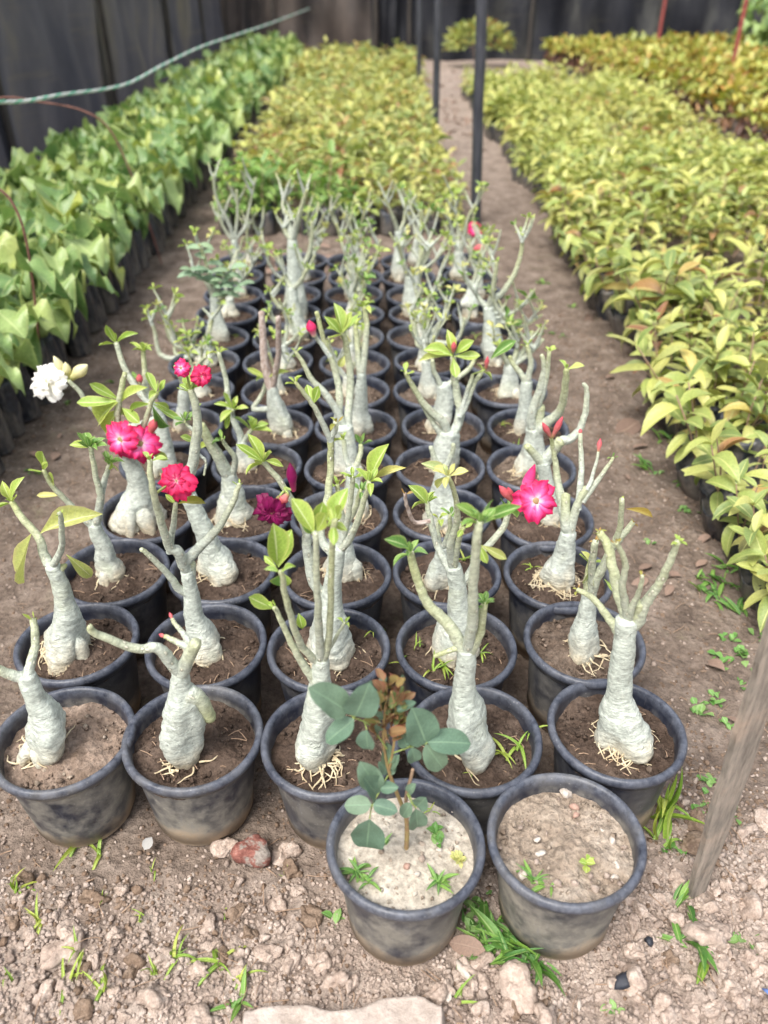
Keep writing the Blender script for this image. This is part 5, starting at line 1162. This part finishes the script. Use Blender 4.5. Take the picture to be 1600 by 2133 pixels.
# heart-leaved plants: leaf list in plant space -> (base, dir, normal, length)
def heart_plan(q):
    out = []
    n = q.randint(5, 8); th0 = q.uniform(0, 6.28)
    for k in range(n):
        th = th0 + k * 2.4 + q.uniform(-.4, .4); hgt = .24 + (.06 + .20 * (k / n)) * q.uniform(.7, 1.15); out_r = (.13 - .06 * k / n) * q.uniform(.6, 1.2)
        top = Vector((math.cos(th) * out_r, math.sin(th) * out_r, hgt))
        dr = q.uniform(-.95, .0) if k < n - 1 else q.uniform(-.3, .7)
        d = Vector((math.cos(th) * math.cos(dr), math.sin(th) * math.cos(dr), math.sin(dr)))
        nn = Vector((-math.cos(th) * math.sin(dr) + q.uniform(-.35, .35), -math.sin(th) * math.sin(dr) + q.uniform(-.35, .35), math.cos(dr)))
        out.append((top, d, nn, q.uniform(.15, .27) * (1.0 - .2 * (k == n - 1))))
    return out
def petioles(plan):
    b = MB()
    for top, d, nn, L in plan:
        m_ = Vector((top.x * .35, top.y * .35, .25 + (top.z - .25) * .6))
        b.add(simple_tube(smooth_path([Vector((top.x * .08, top.y * .08, .24)), m_, top], 3), [.0045, .003], 5))
    T = b.T(); return mesh('stems', T[0], tri_fix(T[1]), T[2], 'stem_green')
hq = random.Random(23)
HP = [heart_plan(hq) for _ in range(12)]; HPET = [petioles(p) for p in HP]
HF = []; HT = []
for p in HP:
    b = MB()
    for top, d, nn, L in p: b.add(LT['heart'][hq.randrange(5)], frame(d, nn, top, L), hq.random())
    HT.append(b.T()); HF.append(b.build('foliage', 'leaf_heart'))
cand = []
y = 2.35
while y < 19.4:
    st = .165 if y < 9 else .2
    for i in range(6):
        x = -1.60 - .022 * (y - 5) - i * .175 + hq.uniform(-.03, .03); yy = y + hq.uniform(-.03, .03)
        p = Vector((x, yy, .4))
        if i > 0 and y < 4 and not visible(p, 260): continue
        if not visible(p, 200): continue
        cand.append((x, yy, i))
    y += st
# the ones that show largest: the near ones, and the open edge row farther along
cand.sort(key=lambda c: c[1] + (c[2] * .25 if c[1] > 6 else 0))
st_b = MB(); st_f = MB()
HL = 'black grow bag of large drooping heart-shaped green leaves beside the net wall'
HLE = 'black grow bag of large heart-shaped leaves, edge row along the path'
for n_, (x, yy, i) in enumerate(cand):
    v = hq.randrange(12); rz = hq.uniform(0, 6.28); s = hq.uniform(.88, 1.12)
    mw = Matrix.Translation((x, yy, 0)) @ Matrix.Rotation(rz, 4, 'Z') @ Matrix.Scale(s, 4)
    if n_ < 290:
        edge = i == 0
        t = thing('bagged_heart_leaf_plant', (x, yy, 0), HLE if edge else HL, 'bagged plant', 'heart-leaved plants in the edge row' if edge else 'heart-leaved plants by the net wall')
        t.rotation_euler = (Matrix.Rotation((-.09 if edge else 0) + hq.uniform(-.05, .05), 3, 'Y') @ Matrix.Rotation(hq.uniform(-.05, .05), 3, 'X') @ Matrix.Rotation(rz, 3, 'Z')).to_euler(); t.scale = (s, s, s)
        if i < 3 or yy < 4: ob('bag', BAGLM[hq.randrange(4)], t)
        up_ = Matrix.Translation((0, 0, .07 if edge else 0)); fs = .82 if edge else 1.0
        ob('stems', HPET[v], t, up_)['kind'] = 'stuff'
        if n_ < 150:
            for top, d, nn, L in HP[v]:
                if edge and d.z < -.3: d = Vector((d.x, d.y, -.3)); nn = Vector((nn.x * .5, nn.y * .5, 1))
                ob('leaf', leaf_me('heart', hq.randrange(5), 'leaf_heart'), t, up_ @ frame(d, nn, top, L * fs))
        else:
            ob('foliage', HF[v], t, up_)['kind'] = 'stuff'
    else:
        if i < 2: st_b.add(BAGL[hq.randrange(4)], mw)
        T = HT[v]; z = (T[2][:, 2] + hq.random()) % 1; st_f.add((T[0], T[1], np.column_stack([T[2][:, :2], z])), mw)
T = st_b.T(); o1 = ob('distant_grow_bags', mesh('distant_grow_bags', T[0], tri_fix(T[1]), None, 'bag_plastic')); tag(o1, 'distant row of black grow bags under the heart-leaved plants', 'grow bags', None, 'stuff')
o1 = ob('distant_heart_leaves', st_f.build('distant_heart_leaves', 'leaf_heart')); tag(o1, 'mass of heart-shaped green leaves towards the far net', 'foliage', None, 'stuff')

# yellow-green seedlings
def seed_plan(q, tall=1.0):
    out = []; stems = []
    ns = q.choice((1, 1, 2, 2, 3))
    for s_ in range(ns):
        a = q.uniform(0, 6.28); ln = q.uniform(0, .06) if ns > 1 else q.uniform(0, .025); h = q.uniform(.13, .24) * tall
        top = Vector((math.cos(a) * ln * 1.3, math.sin(a) * ln * 1.3, .10 + h)); base = Vector((0, 0, .09)); stems.append((base, top))
        npair = q.randint(3, 5); th = q.uniform(0, 6.28)
        for k in range(npair):
            f = .30 + .70 * k / (npair - 1); p = base.lerp(top, f); th += 1.57 + q.uniform(-.35, .35)
            for sd in (0, math.pi):
                if q.random() < .08: continue
                el = -.35 + 1.05 * f + q.uniform(-.3, .3) if f < .95 else q.uniform(.25, 1.05)
                d = Vector((math.cos(th + sd) * math.cos(el), math.sin(th + sd) * math.cos(el), math.sin(el)))
                nn = Vector((-math.cos(th + sd) * math.sin(el) + q.uniform(-.3, .3), -math.sin(th + sd) * math.sin(el) + q.uniform(-.3, .3), math.cos(el)))
                out.append((p, d, nn, q.uniform(.085, .135) * (1 - .22 * (f > .95))))
    return out, stems
def stems_me(stems, mat='stem_brown'):
    b = MB()
    for a, c in stems: b.add(simple_tube([a, a.lerp(c, .5) + Vector((.006, .004, 0)), c], [.0032, .002], 5))
    T = b.T(); return mesh('stems', T[0], tri_fix(T[1]), T[2], mat)
sq = random.Random(29)
SPN = [seed_plan(sq) for _ in range(14)]; SST = [stems_me(p[1]) for p in SPN]; SF = []; STT = []; SFG = []
for p, _ in SPN:
    b = MB()
    for pos, d, nn, L in p: b.add(LT['bed'][sq.randrange(4)], frame(d, nn, pos, L), sq.random())
    STT.append(b.T()); SF.append(b.build('foliage', 'leaf_bed')); SFG.append(b.build('foliage', 'leaf_green'))
def far_mix(T, q, x=0, y=0):
    pt_ = float(vn(np.array(x * 1.1), np.array(y * 1.1), 55)); r0 = q.random()
    return (T[0], T[1], np.column_stack([T[2][:, :2], np.clip(((T[2][:, 2] + r0) % 1) * .62 + (pt_ - .22) * .62, 0, .999)]))
RB = []
y = 1.78
while y < 14.2:
    st = .125 if y < 6 else .15
    x = 1.16 + .17 * min(1, max(0, (y - 1.8) / 2.6)) + (.05 * math.sin(y * 2.1 + .5) + .04 * math.sin(y * 5.3)) * min(1, y - 1.7)
    k = 0
    while x < 3.55:
        p = Vector((x, y, .25))
        if visible(p, 90) and (vn(np.array(x * 3.3), np.array(y * 2.6), 61) > .24 or k > 12 or (k < 2 and y < 3)): RB.append((x + sq.uniform(-.025, .025), y + sq.uniform(-.025, .025), k))
        x += st; k += 1
    y += st
RB.sort(key=lambda c: c[1])
MBED = []
y = 6.15
while y < 17.6:
    x = -1.18 + .04 * math.sin(y * 3) - .02 * (y - 6.1); x1 = .60 + .03 * math.sin(y * 2) - (.0 if y < 8 else .08)
    k = 0
    while x < x1:
        MBED.append((x + sq.uniform(-.03, .03), y + sq.uniform(-.03, .03), k)); x += .155; k += 1
    y += .155 if abs(y - 13.6) > .1 else .42
YLE = 'black-bagged yellow-green seedling leaning over the path, edge row of the wide bed'
YL = 'black-bagged seedling with yellow-green pointed leaves in the wide bed along the path'
YM = 'black-bagged seedling with yellow leaves at the front of the bed behind the pots'
sb = MB(); sf = MB(); mb_ = MB(); mf = MB()
for n_, (x, yy, k) in enumerate(RB):
    v = sq.randrange(14); rz = sq.uniform(0, 6.28); s = sq.uniform(.85, 1.2) * (.92 if yy < 2.6 else 1) * (.62 + .80 * float(vn(np.array(x * 2.6), np.array(yy * 2.6), 77)))
    if k == 0: s *= 1.12
    if n_ < 215:
        t = thing('bagged_seedling', (x + (sq.uniform(-.03, .05) if k == 0 else 0), yy, 0), YLE if k == 0 else YL, 'seedling', 'seedlings in the edge row of the wide bed' if k == 0 else 'seedlings in the wide yellow bed')
        t.rotation_euler = (Matrix.Rotation(-.32 + sq.uniform(-.15, .1) if k == 0 else sq.uniform(-.12, .12), 3, 'Y') @ Matrix.Rotation(sq.uniform(-.15, .15), 3, 'X') @ Matrix.Rotation(rz, 3, 'Z')).to_euler(); t.scale = (s, s, s)
        if k < 3: ob('bag', BAGSM[sq.randrange(4)], t)
        ob('stems', SST[v], t)['kind'] = 'stuff'
        if n_ < 95:
            for pos, d, nn, L in SPN[v][0]: ob('leaf', leaf_me('bed', sq.randrange(4), 'leaf_bed'), t, frame(d, nn, pos, L))
        else: ob('foliage', SF[v], t)['kind'] = 'stuff'
    else:
        mw = Matrix.Translation((x, yy, 0)) @ Matrix.Rotation(rz, 4, 'Z') @ Matrix.Scale(s, 4)
        sf.add(far_mix(STT[v], sq, x, yy), mw)
        if k < 1: sb.add(BAGS[sq.randrange(4)], mw)
MBED.sort(key=lambda c: c[1])
for n_, (x, yy, k) in enumerate(MBED):
    v = sq.randrange(14); rz = sq.uniform(0, 6.28); s = sq.uniform(.9, 1.3) * (1.15 if yy > 13.6 else 1) * (.75 + .5 * float(vn(np.array(x * 2.1), np.array(yy * 2.1), 78)))
    if vn(np.array(x * 3.1), np.array(yy * 2.2), 62) < .16: continue
    if n_ < 72:
        t = thing('bagged_seedling', (x, yy, 0), YM, 'seedling', 'seedlings at the front of the far yellow bed', (sq.uniform(-.1, .1), sq.uniform(-.1, .1), rz)); t.scale = (s, s, s)
        if n_ < 26: ob('bag', BAGSM[sq.randrange(4)], t)
        ob('stems', SST[v], t)['kind'] = 'stuff'; grn = x < -.25 and yy < 6.9; ob('foliage', (SFG if grn else SF)[v], t)['kind'] = 'stuff'
        if grn: t['label'] = 'black-bagged dark green seedling at the front of the bed behind the pots'; t['group'] = 'dark green seedlings behind the pots'
    else:
        mw = Matrix.Translation((x, yy, 0)) @ Matrix.Rotation(rz, 4, 'Z') @ Matrix.Scale(s, 4)
        mf.add(far_mix(STT[v], sq, x, yy), mw)
        if k == 0: mb_.add(BAGS[sq.randrange(4)], mw)
for b, nm, lb in ((sb, 'distant_seedling_bags', 'black seedling bags along the edge of the wide yellow bed'), (mb_, 'rear_seedling_bags', 'black seedling bags along the edge of the far yellow bed')):
    T = b.T(); tag(ob(nm, mesh(nm, T[0], tri_fix(T[1]), None, 'bag_plastic')), lb, 'grow bags', None, 'stuff')
tag(ob('distant_seedlings', sf.build('distant_seedlings', 'leaf_bed')), 'dense yellow-green seedling foliage filling the wide bed', 'foliage', None, 'stuff')
tag(ob('rear_seedlings', mf.build('rear_seedlings', 'leaf_bed')), 'dense yellow seedling foliage filling the bed behind the pots', 'foliage', None, 'stuff')

# croton bed beyond, darker and redder below
cq = random.Random(37)
def croton(q):
    top = MB(); low = MB()
    for s_ in range(q.randint(3, 4)):
        a = q.uniform(0, 6.28); c = Vector((math.cos(a) * .1, math.sin(a) * .1, q.uniform(.36, .52)))
        for k in range(12):
            th = q.uniform(0, 6.28); el = q.uniform(.0, 1.2); d = Vector((math.cos(th) * math.cos(el), math.sin(th) * math.cos(el), math.sin(el)))
            top.add(LT['bed'][q.randrange(4)], frame(d, Vector((-math.cos(th) * math.sin(el), -math.sin(th) * math.sin(el), math.cos(el) + .2)), c - Vector((0, 0, .02 * k * .4)), q.uniform(.13, .19)), q.random())
    for k in range(16):
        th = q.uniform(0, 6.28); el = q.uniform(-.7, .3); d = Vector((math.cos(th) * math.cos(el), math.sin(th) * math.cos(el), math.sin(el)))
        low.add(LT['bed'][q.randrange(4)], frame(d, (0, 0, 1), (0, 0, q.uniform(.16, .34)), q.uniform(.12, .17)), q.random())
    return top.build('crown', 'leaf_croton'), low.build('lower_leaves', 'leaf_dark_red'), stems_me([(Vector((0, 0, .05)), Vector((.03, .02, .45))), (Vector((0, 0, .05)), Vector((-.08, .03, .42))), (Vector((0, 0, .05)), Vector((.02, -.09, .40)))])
CR = [croton(cq) for _ in range(6)]; nC = 0
y = 8.2
while y < 19.6:
    x = 3.95 - .05 * (y - 9) + cq.uniform(-.05, .05)
    while x < 9:
        if visible(Vector((x, y, .45)), 40) and nC < 300:
            t = thing('croton_bush', (x, y, 0), 'yellow croton with dark reddish lower leaves in the bed by the red posts', 'bush', 'crotons in the far bed', (0, 0, cq.uniform(0, 6.28))); s = cq.uniform(.85, 1.15); t.scale = (s, s, s); v = CR[cq.randrange(6)]
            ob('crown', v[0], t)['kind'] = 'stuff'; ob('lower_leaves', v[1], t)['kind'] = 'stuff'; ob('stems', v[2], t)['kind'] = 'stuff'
            if x < 4.6: ob('bag', BAGSM[cq.randrange(4)], t)
            nC += 1
        x += .38 + cq.uniform(-.04, .04)
    y += .38
# lone bush by the net
t = thing('bush', (1.92, 18.9, 0), 'lone rounded yellow-green bush in front of the black shade net', 'bush')
b = MB(); bl = MB()
for k in range(520):
    th = cq.uniform(0, 6.28); ph = math.acos(cq.uniform(-.35, 1)); rad = .60 * cq.uniform(.55, 1) ** .6
    p = Vector((math.cos(th) * math.sin(ph) * rad * 1.1, math.sin(th) * math.sin(ph) * rad * .8, .42 + math.cos(ph) * rad * .62)); d = (p - Vector((0, 0, .2))).normalized() + Vector((cq.uniform(-.6, .6), cq.uniform(-.6, .6), cq.uniform(-.3, .6)))
    b.add(LT['bed'][cq.randrange(4)], frame(d, (cq.uniform(-.4, .4), cq.uniform(-.4, .4), 1), p, cq.uniform(.12, .18)), cq.random() * .85)
ob('crown', b.build('crown', 'leaf_bed'), t)['kind'] = 'stuff'
ob('stems', stems_me([(Vector((0, 0, 0)), Vector((cq.uniform(-.3, .3), cq.uniform(-.2, .2), .6))) for _ in range(7)]), t)['kind'] = 'stuff'
# large-leaved green shrub beyond the crotons
t = thing('broadleaf_shrub', (7.35, 17.2, 0), 'tall green broad-leaved shrub behind the crotons and red post', 'shrub')
b = MB()
for k in range(150):
    th = cq.uniform(0, 6.28); rad = cq.uniform(.1, .75); p = Vector((math.cos(th) * rad, math.sin(th) * rad, cq.uniform(.4, 1.35))); el = cq.uniform(-.5, .6)
    b.add(LT['heart'][cq.randrange(5)], frame((math.cos(th) * math.cos(el), math.sin(th) * math.cos(el), math.sin(el)), (0, 0, 1), p, cq.uniform(.2, .3)), cq.random())
ob('crown', b.build('crown', 'leaf_heart'), t)['kind'] = 'stuff'
ob('stems', stems_me([(Vector((0, 0, 0)), Vector((cq.uniform(-.5, .5), cq.uniform(-.4, .4), 1.2))) for _ in range(9)]), t)['kind'] = 'stuff'

# ------------------------------------------------------------------ shade nets, posts, rope, hoops
def net_panel(p0, p1, h, mat, seed, amp=.05):
    p0, p1 = Vector(p0), Vector(p1); d = p1 - p0; nrm = Vector((-d.y, d.x, 0)).normalized(); nu, nv = 60, 20; V = []
    for i in range(nu):
        u = i / (nu - 1)
        for j in range(nv):
            w = j / (nv - 1)
            f = amp * (.6 * math.sin(u * 9 + seed + w * 2.5) + .5 * math.sin(u * 23 + seed * 2 - w * 3) + .45 * math.sin(w * 11 + u * 7 + seed)) * math.sin(math.pi * min(1, max(0, u))) ** .4
            p = p0 + d * u + nrm * f; V.append((p.x, p.y, h * w - .05))
    return mesh('net_panel', V, grid_faces(nu, nv), None, mat)
def post_T(base, top, r, seg=12, bend=.01, seed=0):
    q = random.Random(seed); b, t_ = Vector(base), Vector(top); P = [b.lerp(t_, k / 12) + Vector((q.uniform(-bend, bend), q.uniform(-bend, bend), 0)) * (0 if k == 0 else 1) for k in range(13)]
    return simple_tube(P, [r, r * .96], seg)
w = thing('shade_net_wall', (-3.5, 8, 0), 'weathered dark grey shade-net wall behind the heart-leaved plants', 'net wall'); w['kind'] = 'thing'
yb = [-3.0, 1.2, 4.6, 8.0, 11.4, 14.8, 17.6, 20.4]
for k in range(len(yb) - 1):
    ob('net_panel', net_panel((-3.5 + (.03 if k % 2 else 0), yb[k] - .06, 0), (-3.5 + (.03 if k % 2 else 0), yb[k + 1] + .06, 0), 3.0, 'net_left', k * 1.7, .10), w, Matrix.Translation(-w.location))
for k, y in enumerate(yb):
    ob('post', tmesh('post', post_T((-3.41, y, -.2), (-3.39, y, 3.0), .035, 10, .006, k), 'post_dark_wood'), w, Matrix.Translation(-w.location))
w = thing('shade_net_wall', (2, 20.5, 0), 'brown and black shade-net wall closing the far end of the beds', 'net wall'); w['kind'] = 'thing'
xb = [-3.5, -2.4, -.2, .55, 3.2, 6.0, 9.0, 12.5]
for k in range(len(xb) - 1):
    ob('net_panel', net_panel((xb[k] - .08, 20.5 + (.03 if k % 2 else 0), 0), (xb[k + 1] + .08, 20.5 + (.03 if k % 2 else 0), 0), 3.0, 'net_back' if k < 2 else 'net_black', k * 2.3 + 1, .16), w, Matrix.Translation(-w.location))
for k, x in enumerate(xb):
    ob('post', tmesh('post', post_T((x, 20.40, -.2), (x, 20.40, 3.0), .035, 10, .01, 20 + k), 'post_dark_wood'), w, Matrix.Translation(-w.location))

def post(px0, py0, px1, r, mat, label, seed, Yt=None):
    b = on_z(px0, py0, 0); t_ = on_y(px1, 0, b.y); d = (t_ - b); top = b + d * (2.9 / d.z)
    o = ob('post', tmesh('post', post_T(b - d.normalized() * .2, top, r, 14, .006, seed), mat)); o.name = 'net_post'
    return tag(o, label, 'post')
post(990, 462, 1003, .040, 'post_black', 'thick dark post rising from the path just behind the desert roses', 1)
post(905, 318, 913, .036, 'post_black', 'dark post at the edge of the far yellow bed, middle of three', 2)
post(873, 206, 873, .036, 'post_black', 'dark post at the edge of the far yellow bed, close to the far net', 3)
for px, Yp, lb in ((1545, 13.6, 'thin red post standing among the crotons'), (1378, 18.0, 'thin red post near the far net behind the crotons')):
    p = on_y(px, 40, Yp); o = ob('net_post', tmesh('net_post', post_T((p.x, p.y, -.2), (p.x + .03, p.y, 2.9), .030, 12, .004, int(px)), 'post_red')); tag(o, lb, 'post')

# rope: two twisted strands, white and green
RP = smooth_path([Vector((-2.0, 3.2, 1.30)), on_y(0, 212, 4.6), on_y(130, 197, 5.5), on_y(260, 176, 6.6), on_y(340, 135, 7.8), on_y(420, 97, 9.2), on_y(500, 70, 11.2), on_y(565, 48, 14.0), Vector((-1.6, 20.38, .98))], 22)
t = thing('rope', RP[0], 'green and white twisted rope slung over the heart-leaved plants', 'rope')
for s_, (mt, ph) in enumerate((('rope_white', 0), ('rope_white', 2.09), ('rope_green', 4.19))):
    S = []
    for k, p in enumerate(RP):
        a = ph + k * 1.25; S.append(p + Vector((math.cos(a) * .006, 0, math.sin(a) * .006)) - t.location)
    ob('strand', tmesh('strand', simple_tube(S, [.006, .006], 6), mt), t)
rp = ob('net_post', tmesh('net_post', post_T((-2.0, 3.2, -.1), (-2.0, 3.2, 1.9), .03, 12, .004, 9), 'post_dark_wood')); tag(rp, 'dark post holding the near end of the twisted rope', 'post')
def hoop(pts, Yp, label):
    S = smooth_path([on_y(x, y, Yp) if not isinstance(x, Vector) else x for x, y in pts], 6)
    o = ob('wire_hoop', tmesh('wire_hoop', simple_tube(S, [.0055, .0055], 8), 'rust')); tag(o, label, 'hoop')
g1 = on_z(337, 548, 0)
hoop([(337, 550), (305, 450), (262, 335), (222, 262), (165, 228), (80, 212), (0, 204), (-120, 240), (-230, 330), (-330, 520)], g1.y, 'rusty bent wire hoop arching over the heart-leaved bed by the path')
g2 = on_z(75, 590, .0)
hoop([(90, 800), (70, 600), (52, 490), (30, 430), (0, 395), (-80, 350), (-200, 360), (-300, 460), (-380, 640)], 3.35, 'rusty wire hoop half hidden among the big heart-shaped leaves')
